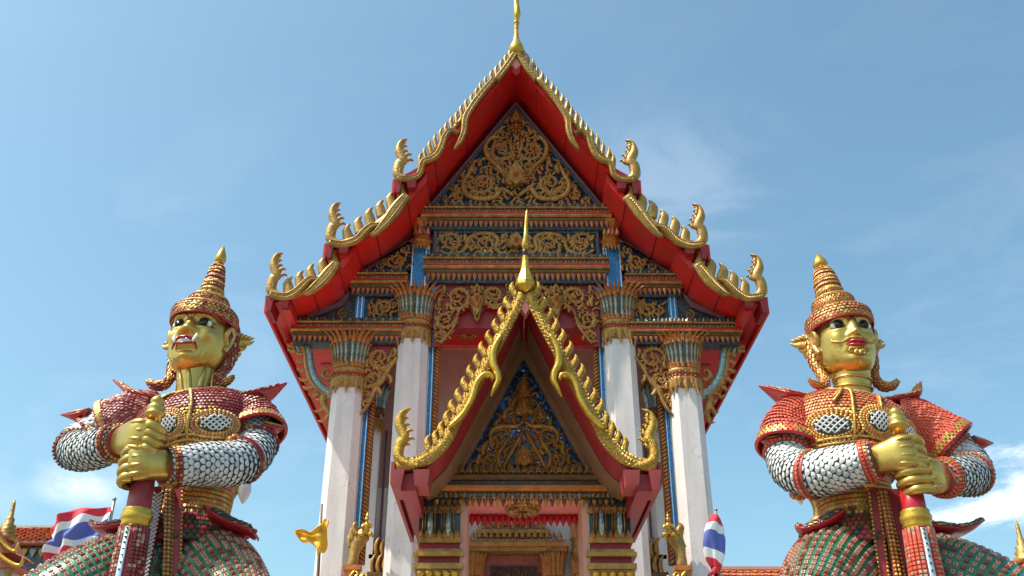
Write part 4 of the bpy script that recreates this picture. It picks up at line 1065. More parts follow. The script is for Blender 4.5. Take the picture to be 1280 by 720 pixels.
# rose ceiling with a gilt rosette, fringe of pendants at its far edge
cz = 5.735
c_ = MB(); c_.box(PX - 0.835, PX + 0.835, PPY - 0.15, 15.34, cz, cz + 0.1); pc = c_.build('porch_ceiling', ['rose'], porch)
mb = MB(); mb.lathe([(0.05, cz - 0.02), (0.15, cz - 0.05), (0.27, cz - 0.035), (0.28, cz - 0.002)], 20, (PX - 0.02, 14.92, 0))
for i in range(14):
    a = 2 * math.pi * i / 14
    mb.tube([(PX - 0.02 + 0.08 * math.cos(a), 14.92 + 0.08 * math.sin(a), cz - 0.05), (PX - 0.02 + 0.24 * math.cos(a), 14.92 + 0.24 * math.sin(a), cz - 0.07)], [0.02, 0.04], 6)
mb.build('ceiling_rosette', ['old_gold'], pc)
mb = MB()
for i in range(18):
    x = PX - 0.80 + i * 0.094
    mb.lathe([(0.012, 0.02), (0.05, -0.03), (0.058, -0.06), (0.04, -0.11), (0.012, -0.17), (0.004, -0.19)], 8, (x, 15.29, cz - 0.005), 0)
fo = mb.build('pendant_fringe', ['pendant_red'], pc)
fo['kind'] = 'stuff'
lt = MB(); lt.box(PX - 0.835, PX + 0.835, 15.34, 15.44, cz - 0.02, cz + 0.3); lt.build('far_lintel', ['pendant_red'], porch)
# gilded flaring ornaments low on the outer columns, each with a small kneeling winged figure
def gilt_bracket(x, y, z, s):
    t = thing('column_bracket', 'gilded flaring ornament with a small winged figure low beside the %s outer column' % ('left' if s < 0 else 'right'), 'ornament', (x, y, z - 4), 'gilded ornaments at the outer columns')
    o = (x, y, z - 4)
    mb = MB(o)
    mb.flat_tube(cat([(x, z - .02), (x - s * .01, z + .18), (x - s * .05, z + .36), (x - s * .12, z + .50), (x - s * .16, z + .60)], 4), [.18, .17, .25, .30, .10], .16, y, 0, 8)
    for q_ in range(3): flame(.36 - .07 * q_, .11, -.3 * s, .10, 0, mb, (x + s * (.06 - .05 * q_), z + .30 + .10 * q_), y - .02 * q_, -s * .25 * (q_ - .5))
    mb.build('bracket_flare', ['gold'], t)
    f = MB(o)                                             # kneeling figure: torso, head with pointed cap, folded arms
    fx = x - s * .20; fz = z + .56
    f.tube([(fx, y - .06, fz - .06), (fx, y - .05, fz + .04), (fx, y - .05, fz + .12), (fx, y - .06, fz + .17)], [.06, .05, .06, .02], 10)
    f.ball((fx, y - .07, fz + .205), .04, 10, 7)
    f.lathe([(.035, fz + .23), (.02, fz + .27), (.004, fz + .34)], 8, (fx, y - .065, 0))
    for q in (-1, 1):
        f.tube(cat([(fx + q * .055, y - .05, fz + .13), (fx + q * .085, y - .08, fz + .06), (fx + q * .02, y - .13, fz + .10)], 3), [.02, .02, .014], 6)
        f.tube(cat([(fx + q * .03, y - .05, fz - .05), (fx + q * .09, y - .09, fz - .06), (fx + q * .10, y + .02, fz - .07)], 3), [.04, .04, .02], 6)
    f.build('winged_figure', ['bright_gold'], t)
    b = MB(o); b.box(x - .15, x + .15, y - .1, y + .1, z - .10, z - .02); b.box(x - .13, x + .13, y - .08, y + .08, z - .38, z - .10); b.box(x - .15, x + .15, y - .1, y + .1, z - 4.0, z - .38)
    b.build('bracket_post', ['orange_gilt'], t)
    q = MB(o)
    for i in range(5): flame(.34 - .03 * i, .11, .2 * (-1) ** i, .1, 0, q, (x - s * (.02 + .05 * i), z - .45 + .01 * i), y - .12, s * .15 * i)
    q.build('flame_crest', ['bright_gold'], t)
gilt_bracket(-2.80, 17.2, 5.38, -1)
gilt_bracket(2.82, 17.2, 5.38, 1)
# ---------------------------------------------------------------- guardian statues
mat('skin_gold', (0.63, 0.39, 0.095), 0.28, 0.86, 0.14, 4, 0.25, 9, (0.42, 0.30, 0.09), 0.5)
mat('pale_scale', (0.50, 0.48, 0.46), 0.4, 0.05, 0.2, 14)
mat('white_scale', (0.68, 0.665, 0.64), 0.34, 0.05, 0.10, 14, 0, 30, (0.45, 0.42, 0.38), 0.35)
mat('grout', (0.06, 0.065, 0.07), 0.7)
mat('grey_grout', (0.16, 0.16, 0.16), 0.7, 0, 0.3, 12)
mat('maroon', (0.30, 0.03, 0.035), 0.45, 0, 0.25, 12)
mat('maroon_scale', (0.27, 0.038, 0.036), 0.35, 0, 0.35, 30)
mat('pink_scale', (0.46, 0.17, 0.12), 0.42, 0, 0.2, 30)
mat('coral_scale', (0.64, 0.105, 0.055), 0.42, 0, 0.2, 20)
mat('coral_ground', (0.36, 0.05, 0.035), 0.5, 0, 0.2, 20)
mat('armour_gold', (0.58, 0.35, 0.08), 0.38, 0.5, 0.4, 22, 0.4, 60, (0.2, 0.1, 0.03), 0.5)
mat('orange_scale', (0.56, 0.19, 0.05), 0.42, 0.2, 0.3, 25)
mat('green_ground', (0.012, 0.13, 0.075), 0.25, 0, 0.3, 14)
mat('dark_green', (0.02, 0.05, 0.035), 0.4, 0, 0.4, 14)
mat('stud_pink', (0.52, 0.30, 0.20), 0.3, 0.1, 0.3, 30)
mat('stud_brown', (0.22, 0.06, 0.035), 0.35, 0, 0.3, 30)
mat('eye_white', (0.78, 0.76, 0.70), 0.15)
mat('eye_black', (0.008, 0.007, 0.006), 0.08)
mat('lip_red', (0.40, 0.012, 0.02), 0.22)
mat('brow_orange', (0.52, 0.20, 0.03), 0.35, 0.2)

class Sweep:
    """tube surface along a path, with radii (side, up) and shared frames for skin and scales"""
    def __init__(s, pts, rad, up=(0, 0, 1), k=5, sq=1.0):
        n = len(pts)
        d = [tuple(p) + ((r, r) if not isinstance(r, tuple) else r) for p, r in zip(pts, rad)]
        d = cat(d, k)
        s.P = [Vector(q[:3]) for q in d]; s.r = [(q[3], q[4]) for q in d]; s.sq = sq
        K = len(s.P); s.F = []; prev = Vector(up)
        for i in range(K):
            T = (s.P[min(i + 1, K - 1)] - s.P[max(i - 1, 0)]).normalized()
            sd_ = T.cross(prev)
            if sd_.length < 1e-4: sd_ = T.cross(Vector((0.3, 1, 0)))
            sd_.normalize(); u = sd_.cross(T).normalized(); prev = u
            s.F.append((sd_, u, T))
    def at(s, t, a, off=0.0):
        x = min(max(t, 0), 1) * (len(s.P) - 1); i = min(int(x), len(s.P) - 2); q = x - i
        P = s.P[i].lerp(s.P[i + 1], q)
        sd_ = s.F[i][0].lerp(s.F[i + 1][0], q); u = s.F[i][1].lerp(s.F[i + 1][1], q)
        ra = lerp(s.r[i][0], s.r[i + 1][0], q) + off; rb = lerp(s.r[i][1], s.r[i + 1][1], q) + off
        c, d = math.cos(a), math.sin(a)
        if s.sq != 1: c = math.copysign(abs(c) ** s.sq, c); d = math.copysign(abs(d) ** s.sq, d)
        return P + sd_ * (ra * c) + u * (rb * d)
    def frame(s, t, a):
        e = 0.01
        p = s.at(t, a)
        ta = s.at(t, a + 0.04) - s.at(t, a - 0.04)
        tt = s.at(min(1, t + e), a) - s.at(max(0, t - e), a)
        n = ta.cross(tt)
        x = min(max(t, 0), 1) * (len(s.P) - 1); i = min(int(x), len(s.P) - 2)
        c = s.P[i].lerp(s.P[i + 1], x - i)
        if n.dot(p - c) < 0: n = -n
        return p, tt.normalized(), ta.normalized(), n.normalized()
    def length(s, t0=0, t1=1):
        return sum((s.P[i + 1] - s.P[i]).length for i in range(len(s.P) - 1)) * (t1 - t0)
    def skin(s, mb, n=24, m=0, t0=0.0, t1=1.0, off=0.0, cap=True, k=None):
        k = k or max(3, int(len(s.P) * (t1 - t0)))
        mb.rings([[s.at(lerp(t0, t1, j / k), 2 * math.pi * i / n, off) for i in range(n)] for j in range(k + 1)], m, True, cap)
def shield(mb, P, t, side, n, w, L, lift, m=0, rim=1):
    """one ceramic scale: lifted rounded tip, darker rim under it"""
    def q(x, y, h): return P + side * x + t * y + n * h
    out = [(-.5, 0), (-.5, .45), (-.34, .8), (0, 1), (.34, .8), (.5, .45), (.5, 0)]
    top = [q(x * w, y * L, lift * (0.25 + 0.75 * y)) for x, y in out]
    rimv = [q(x * w * 1.10, y * L * 1.10, lift * 0.30 * y) for x, y in out]
    c = q(0, 0.42 * L, lift * 0.95)
    mb.add(top + [c], [(i, i + 1, 7) for i in range(6)] + [(6, 0, 7)], m)
    mb.add(top + rimv, [(i, 7 + i, 8 + i, i + 1) for i in range(1, 5)], rim)
def scales(mb, S, t0, t1, nt, na, a0=0.0, a1=2 * math.pi, lift=0.022, ms=(0,), rim=1, flip=False, wide=1.0, long=1.45, skip=None, mfn=None):
    full = abs(a1 - a0 - 2 * math.pi) < 1e-3
    for i in range(nt):
        t = lerp(t0, t1, (i + 0.5) / nt)
        for j in range(na):
            a = a0 + (a1 - a0) * (j + (0.5 if i % 2 else 0.0)) / na
            if skip and skip(t, a): continue
            P, tt, ta, n = S.frame(t, a)
            w = (S.at(t, a + (a1 - a0) / na / 2) - S.at(t, a - (a1 - a0) / na / 2)).length
            L = S.length(t0, t1) / nt
            d = -tt if flip else tt
            m = ms[0] if len(ms) == 1 else random.choice(ms)
            if mfn: m = mfn(t, a, m)
            j_ = random.uniform(-.11, .11); d, ta = (d + ta * j_).normalized(), (ta - d * j_).normalized()
            shield(mb, P - d * L * 0.4 + ta * w * random.uniform(-.06, .06), d, ta, n, w * wide * random.uniform(.9, 1.04), L * long * random.uniform(.92, 1.06), lift * random.uniform(.7, 1.35), m, rim)
def stud(mb, P, t, side, n, w, h, m=0, m2=None):
    def q(x, y, z): return P + side * x + t * y + n * z
    b = [q(-w, -w, -0.004), q(w, -w, -0.004), q(w, w, -0.004), q(-w, w, -0.004)]
    u = [q(-w * .72, -w * .72, h), q(w * .72, -w * .72, h), q(w * .72, w * .72, h), q(-w * .72, w * .72, h)]
    mb.add(b + u, [(4, 5, 6, 7), (0, 1, 5, 4), (1, 2, 6, 5), (2, 3, 7, 6), (3, 0, 4, 7)], m)
    if m2 is not None:
        c = [q(x * w * .4, y * w * .4, h + 0.002) for x, y in ((-1, -1), (1, -1), (1, 1), (-1, 1))] + [q(0, 0, h + w * .4)]
        mb.add(c, [(0, 1, 4), (1, 2, 4), (2, 3, 4), (3, 0, 4)], m2)
def studs(mb, S, t0, t1, nt, na, a0=0.0, a1=2 * math.pi, w=0.02, h=0.014, ms=(0,), m2=None, stag=False, skip=None, diag=False):
    for i in range(nt):
        t = lerp(t0, t1, (i + 0.5) / nt)
        for j in range(na):
            a = a0 + (a1 - a0) * (j + (0.5 if (stag and i % 2) else 0)) / na
            if skip and skip(t, a): continue
            P, tt, ta, n = S.frame(t, a)
            if diag: tt, ta = (tt + ta).normalized(), (ta - tt).normalized()
            stud(mb, P, tt, ta, n, w, h, random.choice(ms), m2)
def line_on(mb, S, pts, r, m=0, off=0.01, n=5):
    """cord laid on a swept surface through (t, a) points"""
    mb.tube([S.at(t, a, off) for t, a in pts], [r, r], n, m)

def gauss(x, s): return math.exp(-(x / s) ** 2)

def head_mesh(mb, T, fierce):
    """gold face; T maps head space (chin at 0, front at -y) into the world"""
    NU, NV = 96, 72
    prof = [(0.0, .06, .13), (.03, .13, .20), (.08, .195, .245), (.16, .240, .262), (.26, .266, .272), (.36, .276, .276), (.46, .272, .272), (.56, .265, .272), (.64, .22, .23)]
    if not fierce: prof = [(z, w * 0.97, f) for z, w, f in prof]
    fine_prof = cat(prof, 60)
    def at_(z):
        best = min(fine_prof, key=lambda p: abs(p[0] - z)); return best[1], best[2]
    rs = []
    for j in range(NV + 1):
        z = 0.64 * j / NV
        w, f = at_(z); ring = []
        for i in range(NU):
            a = -math.pi + 2 * math.pi * i / NU             # 0 at the front
            c, s_ = math.cos(a), math.sin(a)
            fr = f if c > 0 else 0.27 * min(1, 0.62 + z)
            x = w * math.copysign(abs(s_) ** 0.88, s_); y = -fr * math.copysign(abs(c) ** 0.92, c)
            d = 0.0; ax = abs(a)
            zz = z
            if c > 0:
                nose_w = 0.15 if fierce else 0.12
                # nose: ridge, bulb and nostrils
                if fierce:
                    d += 0.060 * gauss(a, .13) * gauss(zz - .335, .045) + 0.035 * gauss(ax - .19, .10) * gauss(zz - .318, .035)
                    d += 0.030 * gauss(a, .12) * gauss(zz - .40, .06)
                    d -= 0.02 * gauss(a, .3) * gauss(zz - .285, .02)
                else:
                    d += 0.062 * gauss(a, .11) * gauss(zz - .318, .045) + 0.026 * gauss(ax - .15, .08) * gauss(zz - .302, .03)
                    d += 0.040 * gauss(a, .10) * gauss(zz - .40, .085)
                    d -= 0.012 * gauss(a, .3) * gauss(zz - .275, .018)
                # brows, sockets, lids
                d += (0.030 if fierce else 0.016) * gauss(ax - .42, .30) * gauss(zz - .495, .028)
                d -= 0.034 * gauss(ax - .46, .20) * gauss(zz - .425, .035)
                d += 0.014 * gauss(ax - .46, .24) * gauss(zz - .375, .018)
                # cheeks
                d += (0.030 if fierce else 0.018) * gauss(ax - .62, .24) * gauss(zz - .31, .06)
                # mouth mound, corners, chin
                d += 0.030 * gauss(a, .42) * gauss(zz - .215, .055)
                d -= 0.014 * gauss(ax - .48, .09) * gauss(zz - .21, .03)
                d -= 0.018 * gauss(a, .30) * gauss(zz - .145, .022)
                d += 0.032 * gauss(a, .26) * gauss(zz - .085, .045)
                if fierce:
                    d += 0.018 * gauss(a, .07) * gauss(zz - .52, .03) + 0.010 * gauss(ax - .16, .05) * gauss(zz - .50, .04)
                    d += 0.012 * math.sin(ax * 26) * gauss(ax - .75, .2) * gauss(zz - .15, .06)
            L = math.hypot(x, y) or 1
            ring.append(T @ Vector((x + x / L * d, y + y / L * d, z)))
        rs.append(ring)
    mb.rings(rs, 0, True)

def statue(side, sp):
    m = 1 if side == 'L' else -1
    ax = sp['ax']; g = random.Random(3)
    def W(u, y, z): return Vector((ax + m * u, 8 + y, z))
    def path(l): return [W(*p) for p in l]
    st = thing('guardian_statue', sp['label'], 'statue', (ax, 8.0, 0), 'giant guardian statues before the temple')
    fierce = sp['fierce']
    S1, S2, GR = sp['torso_mats']                        # scale colours of the coat
    # --- torso
    TS = Sweep(path([(.13, 0, 3.70), (.13, -.02, 3.95), (.10, -.01, 4.15), (.06, 0, 4.36), (.03, .02, 4.56), (.01, .04, 4.65), (-.01, .05, 4.715), (-.02, .06, 4.755)]),
               [(.25, .24), (.255, .245), (.35, .31), (.46, .39), (.49, .38), (.44, .30), (.32, .22), (.22, .20)], (0, -1, 0), 6, 0.92)
    b = MB(); TS.skin(b, 36, 0)
    torso = b.build('torso', [GR], st)
    nt = len(TS.P)
    b = MB()
    scales(b, TS, .24, .96, 38, 92, lift=.011, ms=(0, 0, 0, 0, 0, 1), rim=2, wide=.98, flip=True, mfn=lambda t, a, m_: 3 if (t < .52 and abs(a - math.pi / 2) < 1.1 - t and random.random() < .6) else m_)
    tag(b.build('coat_scales', [S1, S2, GR, 'armour_gold'], torso), kind='stuff')
    # chest plates: dark ovals crossed by a white lattice inside gilt rims
    F = math.pi / 2
    def plate(t0, a0, rt, ra, rings_=3):
        q = MB(); N = 22
        oval = [(t0 + rt * math.sin(2 * math.pi * i / N), a0 + ra * math.cos(2 * math.pi * i / N)) for i in range(N)]
        base = [TS.at(t, a, .020) for t, a in oval]
        q.add(base + [TS.at(t0, a0, .034)], [(i, (i + 1) % N, N) for i in range(N)], 0)
        for k in range(-4, 5):
            for sg in (1, -1):
                pts = []
                for i in range(-8, 9):
                    v = i / 8 * 1.5; x_, y_ = k * .38 + v * .6, v * sg
                    if x_ * x_ + y_ * y_ <= 1: pts.append(TS.at(t0 + rt * y_, a0 + ra * x_, .034))
                if len(pts) > 1: q.tube(pts, [.0075, .0075], 4, 1)
        o = q.build('chest_lattice', ['grout', 'white_scale'], torso)
        q = MB()
        for rr in range(rings_):
            ss = 1.12 + .24 * rr
            M_ = 30 + 4 * rr
            for i in range(M_):
                an = 2 * math.pi * i / M_
                t, a = t0 + rt * ss * math.sin(an), a0 + ra * ss * math.cos(an)
                P, tt, ta, n = TS.frame(t, a)
                q.ball(P + n * .018, .018, 5, 4, rr % 2)
        tag(q.build('gilt_rim', ['armour_gold', sp['bead']], o), kind='stuff')
    for (t0, a0, rt, ra) in sp['plates']: plate(t0, a0, rt, ra)
    # --- gilt strap work on the chest and neckline
    q = MB()
    for pts in sp['straps']:
        pts = cat(pts, 5)
        for off in (-.012, .012):
            line_on(q, TS, [(t + off, a) for t, a in pts], .012, 0, .026)
        for t, a in pts[::1]:
            P, tt, ta, n = TS.frame(t, a); stud(q, P + n * .012, tt, ta, n, .016, .014, 1)
    q.build('chest_strap', ['armour_gold', sp['bead']], torso)
    # --- neck and head
    nk = Sweep(path([(-.02, .05, 4.72), (-.03, .03, 4.86), (-.05, .02, 5.06)]), [.19, .160, .158], (0, -1, 0), 5)
    b = MB(); nk.skin(b, 24, 0)
    if fierce:
        for a0, a1 in ((F - .9, F - .25), (F + .8, F + .2), (F - 1.5, F - 1.2), (F + .15, F - .1)):
            b.tube([nk.at(t, lerp(a0, a1, 1 - t), -.004) for t in (.1, .35, .6, .95)], [.012, .024, .024, .014], 8)
    else:
        for t in (.34, .52, .7): b.tube([nk.at(t, 2 * math.pi * i / 24, .0) for i in range(25)], [.016, .016], 8)
    b.build('neck', ['skin_gold'], st)
    hz = 4.952
    T = Matrix.Translation(W(sp['crown_u'] - .015, .02, hz)) @ Matrix.Rotation(sp['yaw'], 4, 'Z') @ Matrix.Rotation(sp['pitch'], 4, 'X') @ Matrix.Diagonal((.93, .97, 1, 1))
    b = MB(); head_mesh(b, T, fierce)
    head = b.build('head', ['skin_gold'], st)
    def H(x, y, z): return T @ Vector((x, y, z))
    R3 = T.to_3x3().normalized()
    for s in (-1, 1):
        # eye: white almond, black iris, dark lid line; brow ridge line
        e = MB(); c = H(s * .128, -.208, .425)
        e.lathe([(.0, -.045), (.03, -.036), (.052, -.008), (.056, .0), (.03, .02)], 16, c, 0, True, R3 @ Matrix.Rotation(-s * .26, 3, 'Z') @ Matrix.Rotation(-math.pi / 2, 3, 'X') @ Matrix.Diagonal((1.15, .80, 1)))
        e.lathe([(.0, -.064), (.024, -.060), (.040, -.046), (.044, -.03)], 16, c, 1, True, R3 @ Matrix.Rotation(-s * .26, 3, 'Z') @ Matrix.Rotation(-math.pi / 2, 3, 'X') @ Matrix.Diagonal((1, 0.98, 1)))
        lid = [H(s * x, y, z) for x, y, z in cat([(.066, -.245, .418), (.095, -.256, .452), (.135, -.245, .462), (.175, -.215, .448), (.215, -.180, .425)], 4)]
        e.tube(lid, [.006, .012, .011, .005], 6, 1)
        e.tube([H(s * x, y, z) for x, y, z in cat([(.066, -.245, .414), (.095, -.252, .392), (.14, -.238, .388), (.18, -.21, .405)], 4)], [.005, .008, .005], 6, 1)
        e.build('eye', ['eye_white', 'eye_black'], head)
        e = MB()
        if fierce: br = [(.020, -.285, .462), (.055, -.285, .492), (.10, -.270, .500), (.15, -.250, .515), (.20, -.215, .505), (.245, -.165, .478)]
        else: br = [(.018, -.282, .470), (.06, -.278, .505), (.12, -.258, .520), (.18, -.222, .512), (.225, -.18, .485)]
        e.tube([H(s * x, y, z) for x, y, z in cat(br, 4)], [.006, .013, .014, .011, .004], 6)
        if fierce:
            e.tube([H(s * x, y, z) for x, y, z in cat([(.02, -.29, .49), (.045, -.285, .53), (.085, -.268, .53), (.07, -.28, .51)], 4)], [.006, .012, .01, .004], 6, 1)
        e.build('brow', ['brow_orange', 'skin_gold'], head)
        # ear
        e = MB(); ex = .268
        e.tube([H(s * (ex - .004 + x * .85), y - .02, z) for x, y, z in cat([(.005, -.02, .33), (.02, -.05, .40), (.035, -.02, .47), (.04, .04, .45), (.03, .045, .36), (.01, .01, .28), (.0, -.01, .25)], 4)], [.02, .026, .03, .03, .026, .03, .022], 8)
        e.ball(H(s * (ex + .0), 0.0, .36), .05, 8, 6, 0, (.5, 1, 1.4))
        e.build('ear', ['skin_gold'], head)
    mo = MB()
    if fierce:
        # open mouth: red lips arched over white teeth, fangs and curling corners
        up = cat([(-.118, -.268, .148), (-.105, -.280, .185), (-.066, -.312, .222), (-.028, -.330, .236), (0, -.334, .230), (.028, -.330, .236), (.066, -.312, .222), (.105, -.280, .185), (.118, -.268, .148)], 4)
        mo.tube([H(*p) for p in up], [.006, .013, .014, .014, .014, .013, .006], 8, 0)
        lo = cat([(-.078, -.302, .192), (-.04, -.320, .180), (0, -.326, .176), (.04, -.320, .180), (.078, -.302, .192)], 4)
        mo.tube([H(*p) for p in lo], [.006, .009, .010, .009, .006], 8, 0)
        mo.build('lips', ['lip_red'], head)
        te = MB()
        te.tube([H(x, y, z) for x, y, z in cat([(-.064, -.302, .203), (-.034, -.314, .206), (0, -.318, .206), (.034, -.314, .206), (.064, -.302, .203)], 3)], [(.011, .014), (.013, .021), (.013, .021), (.011, .014)], 8)
        te.build('teeth', ['eye_white'], head)
        for s in (-1, 1):
            f = MB(); f.tube([H(s * x, y, z) for x, y, z in cat([(.080, -.305, .195), (.098, -.306, .225), (.106, -.298, .26), (.098, -.290, .29)], 4)], [.010, .015, .016, .012, .003], 8)
            f.build('fang', ['eye_white'], head)
    else:
        for zc, yy, hh in ((.220, -.318, .016), (.199, -.314, .015)):
            pts = cat([(-.098, -.268, .214), (-.05, yy + .012, zc + .010), (-.018, yy, zc + .006), (0, yy, zc), (.018, yy, zc + .006), (.05, yy + .012, zc + .010), (.098, -.268, .214)], 4) if zc > .2 else cat([(-.09, -.270, .210), (-.045, yy + .01, zc - .004), (0, yy, zc - .008), (.045, yy + .01, zc - .004), (.09, -.270, .210)], 4)
            mo.tube([H(*p) for p in pts], [.005, hh, hh * 1.1, hh, .005], 8, 0)
        mo.build('lips', ['lip_red'], head)
        q = MB()
        for s in (-1, 1):
            for pts in ([(.04, -.315, .155), (.075, -.295, .165), (.085, -.285, .14), (.06, -.298, .13)], [(.02, -.318, .14), (.045, -.31, .12), (.03, -.315, .10)],
                        [(.11, -.270, .24), (.16, -.245, .25), (.20, -.215, .27), (.19, -.215, .295), (.165, -.235, .285)], [(.03, -.318, .265), (.08, -.295, .258), (.12, -.268, .245)]):
                q.tube([H(s * x, y, z) for x, y, z in cat(pts, 4)], [.006, .013, .012, .004], 6)
        q.ball(H(0, -.318, .115), .02, 8, 5)
        q.tube([H(*p) for p in ((-.11, -.268, .24), (-.05, -.31, .262), (0, -.318, .262), (.05, -.31, .262), (.11, -.268, .24))], [.008, .012, .012, .012, .008], 6)
        tag(q.build('gilt_beard', ['armour_gold'], head), kind='stuff')
    # --- crown
    ct = W(sp['crown_u'], .04, 0); cp = sp['crown']
    piv = ct + Vector((0, 0, cp[0][1])); TM = Matrix.Rotation(R(sp['crown_roll']), 3, 'Y') @ Matrix.Rotation(R(-5), 3, 'X')
    def tilt(mb_):
        mb_.v = [tuple(piv + TM @ (Vector(v) - piv)) for v in mb_.v]; return mb_
    cr = MB()
    cr.lathe([(r, z) for r, z in cp], 28, ct)
    crown = tilt(cr).build('crown', ['coral_ground' if not fierce else 'maroon'], st)
    CS = Sweep([ct + Vector((0, 0, z)) for r, z in cp[:-4]], [r for r, z in cp[:-4]], (0, -1, 0), 4)
    q = MB()
    tot = cp[-5][1] - cp[0][1]
    scales(q, CS, .02, .97, 34, 46, lift=.008, ms=(0, 1, 2, 2, 2), rim=3, wide=.95, flip=True, skip=lambda t, a: False)
    tag(tilt(q).build('crown_scales', [sp['crown_a'], sp['crown_b'], 'armour_gold', GR], crown), kind='stuff')
    q = MB(); q.lathe([(r + .004, z) for r, z in cp[-5:]], 16, ct); tilt(q).build('crown_bud', ['bright_gold'], crown)
    q = MB()
    zs0, zs1 = cp[-9][1], cp[-5][1]
    sp_pts = []
    for i in range(100):
        t = i / 99; z = lerp(zs0, zs1, t)
        r = CS.r[0][0]
        for (r0, z0), (r1, z1) in zip(cp, cp[1:]):
            if z0 <= z <= z1: r = lerp(r0, r1, (z - z0) / max(1e-6, z1 - z0))
        an = 2 * math.pi * 5 * t
        sp_pts.append(ct + Vector(((r + .004) * math.cos(an), (r + .004) * math.sin(an), z)))
    q.tube(sp_pts, [.011, .007], 6)
    for r, z in sp['crown_rings']:
        q.tube([ct + Vector((r * math.cos(2 * math.pi * i / 32), r * math.sin(2 * math.pi * i / 32), z)) for i in range(33)], [.012, .012], 6)
    tilt(q).build('crown_rib', ['armour_gold'], crown)
    q = MB(); q.tube([ct + Vector((.284 * math.cos(2 * math.pi * i / 36), .284 * math.sin(2 * math.pi * i / 36), cp[0][1] - .01 + 0)) for i in range(37)], [.009, .010], 8)
    tilt(q).build('brow_band', ['lip_red'], crown)
    # hair cap behind the ears, lappets curling out at the neck, flame behind each ear
    q = MB()
    HC = Sweep([T @ Vector((0, .06, z)) for z in (.16, .28, .42, .58)], [(.20, .18), (.262, .235), (.29, .25), (.29, .26)], (0, -1, 0), 4)
    HC.skin(q, 28, 0); cap_ = q.build('hair_cap', [GR], crown)
    q = MB(); scales(q, HC, .0, 1, 9, 40, lift=.012, ms=(0, 0, 1), rim=2, flip=True, skip=lambda t, a: math.sin(a) > .45)
    tag(q.build('cap_scales', [sp['crown_a'], 'armour_gold', GR], cap_), kind='stuff')
    for s in (-1, 1):
        q = MB()
        LP = Sweep([H(s * x, y, z) for x, y, z in ((.275, .10, .52), (.295, .11, .36), (.285, .10, .22), (.255, .07, .10), (.245, .03, .01), (.285, -.01, -.06), (.365, -.03, -.055), (.425, -.03, .0))], [(.045, .055), (.042, .055), (.038, .05), (.034, .042), (.034, .038), (.036, .036), (.028, .026), (.004, .004)], (0, -1, 0), 5)
        LP.skin(q, 12, 0)
        lp = q.build('lappet', [GR], crown)
        q = MB(); scales(q, LP, .02, .93, 20, 9, lift=.012, ms=(0, 1, 1), rim=2, wide=.9)
        tag(q.build('lappet_scales', [sp['crown_a'], 'armour_gold', GR], lp), kind='stuff')
        q = MB()
        for q0, (dx, dz, ln) in enumerate(((.0, .0, 1.0), (-.02, -.05, .72), (-.03, .05, .66), (-.03, -.10, .5))):
            q.tube([H(s * (.285 + dx + ln * x), y + .01 * q0, z + dz) for x, y, z in cat([(0, .10, .39), (.05, .12, .415), (.10, .13, .42), (.145, .14, .425), (.185, .145, .45)], 4)], [(.022, .045), (.024, .042), (.022, .032), (.016, .02), (.003, .003)], 8)
        for i in range(4):
            q.tube([H(s * (.30 + .03 * i), .10 + .012 * i, .46 - .005 * i), H(s * (.325 + .035 * i), .10 + .012 * i, .50 - .01 * i), H(s * (.36 + .035 * i), .11 + .012 * i, .515 - .012 * i)], [.018, .016, .003], 6)
        q.build('ear_flame', ['armour_gold'], crown)
    # --- collar and shoulder wings
    q = MB(); q.tube([W(-.02 + .235 * math.cos(2 * math.pi * i / 40), .055 + .21 * math.sin(2 * math.pi * i / 40), 4.722) for i in range(41)], [.028, .028], 8)
    col = q.build('collar_ring', [sp['collar']], st)
    q = MB()
    for i in range(40):
        a = 2 * math.pi * i / 40
        q.ball(W(-.02 + .25 * math.cos(a),   .055 + .225 * math.sin(a), 4.755), .016, 6, 4)
    tag(q.build('collar_beads', ['armour_gold'], col), kind='stuff')
    for s in (-1, 1):
        tip = sp['wing_in'] if s > 0 else sp['wing_out']
        WG = Sweep(path([(s * .18, .07, 4.715), (s * .34, .08, 4.74), (s * .50, .09, 4.785), (s * .58, .10, 4.83), tip]),
                   [(.19, .028), (.22, .032), (.20, .034), (.155, .034), (.012, .010)], (0, 0, 1), 6)
        q = MB(); WG.skin(q, 20, 0)
        wg = q.build('shoulder_wing', ['lip_red'], col)
        q = MB(); scales(q, WG, .05, .9, 13, 12, lift=.012, ms=(0, 1), rim=2, a0=.15, a1=math.pi - .15)
        tag(q.build('wing_scales', ['armour_gold', S1, GR], wg), kind='stuff')
    # --- arms
    for nm, ap, rr, sl, tipc in (('outer', sp['outer'], sp['outer_r'], sp['sleeve_out'], sp['cuff_out']), ('inner', sp['inner'], sp['inner_r'], sp['sleeve_in'], sp['cuff_in'])):
        A = Sweep(path(ap), rr, (0, 0, 1), 7)
        q = MB(); A.skin(q, 26, 0)
        arm = q.build('arm', ['grey_grout'], st)
        q = MB(); scales(q, A, .16, .985, sp['arm_n'], 19, lift=.015, ms=(0, 0, 0, 0, 2), rim=1, wide=1.0, long=1.42)
        tag(q.build('arm_scales', ['white_scale', 'grout', 'pale_scale'], arm), kind='stuff')
        for t0, t1 in sp['bands']:
            q = MB(); A.skin(q, 26, 0, t0, t1, .022, False, 5)
            bd_ = q.build('arm_band', [sp['band']], arm)
            q = MB(); nb_ = max(1, int(A.length(t0, t1) / .032)); studs(q, A, t0, t1, nb_, 34, w=.013, h=.034, ms=(0, 0, 1))
            tag(q.build('band_studs', [sp['band_stud'], 'armour_gold'], bd_), kind='stuff')
        # elbow boss
        P, tt, ta, n = A.frame(.50, R(sp['boss'][nm]))
        q = MB()
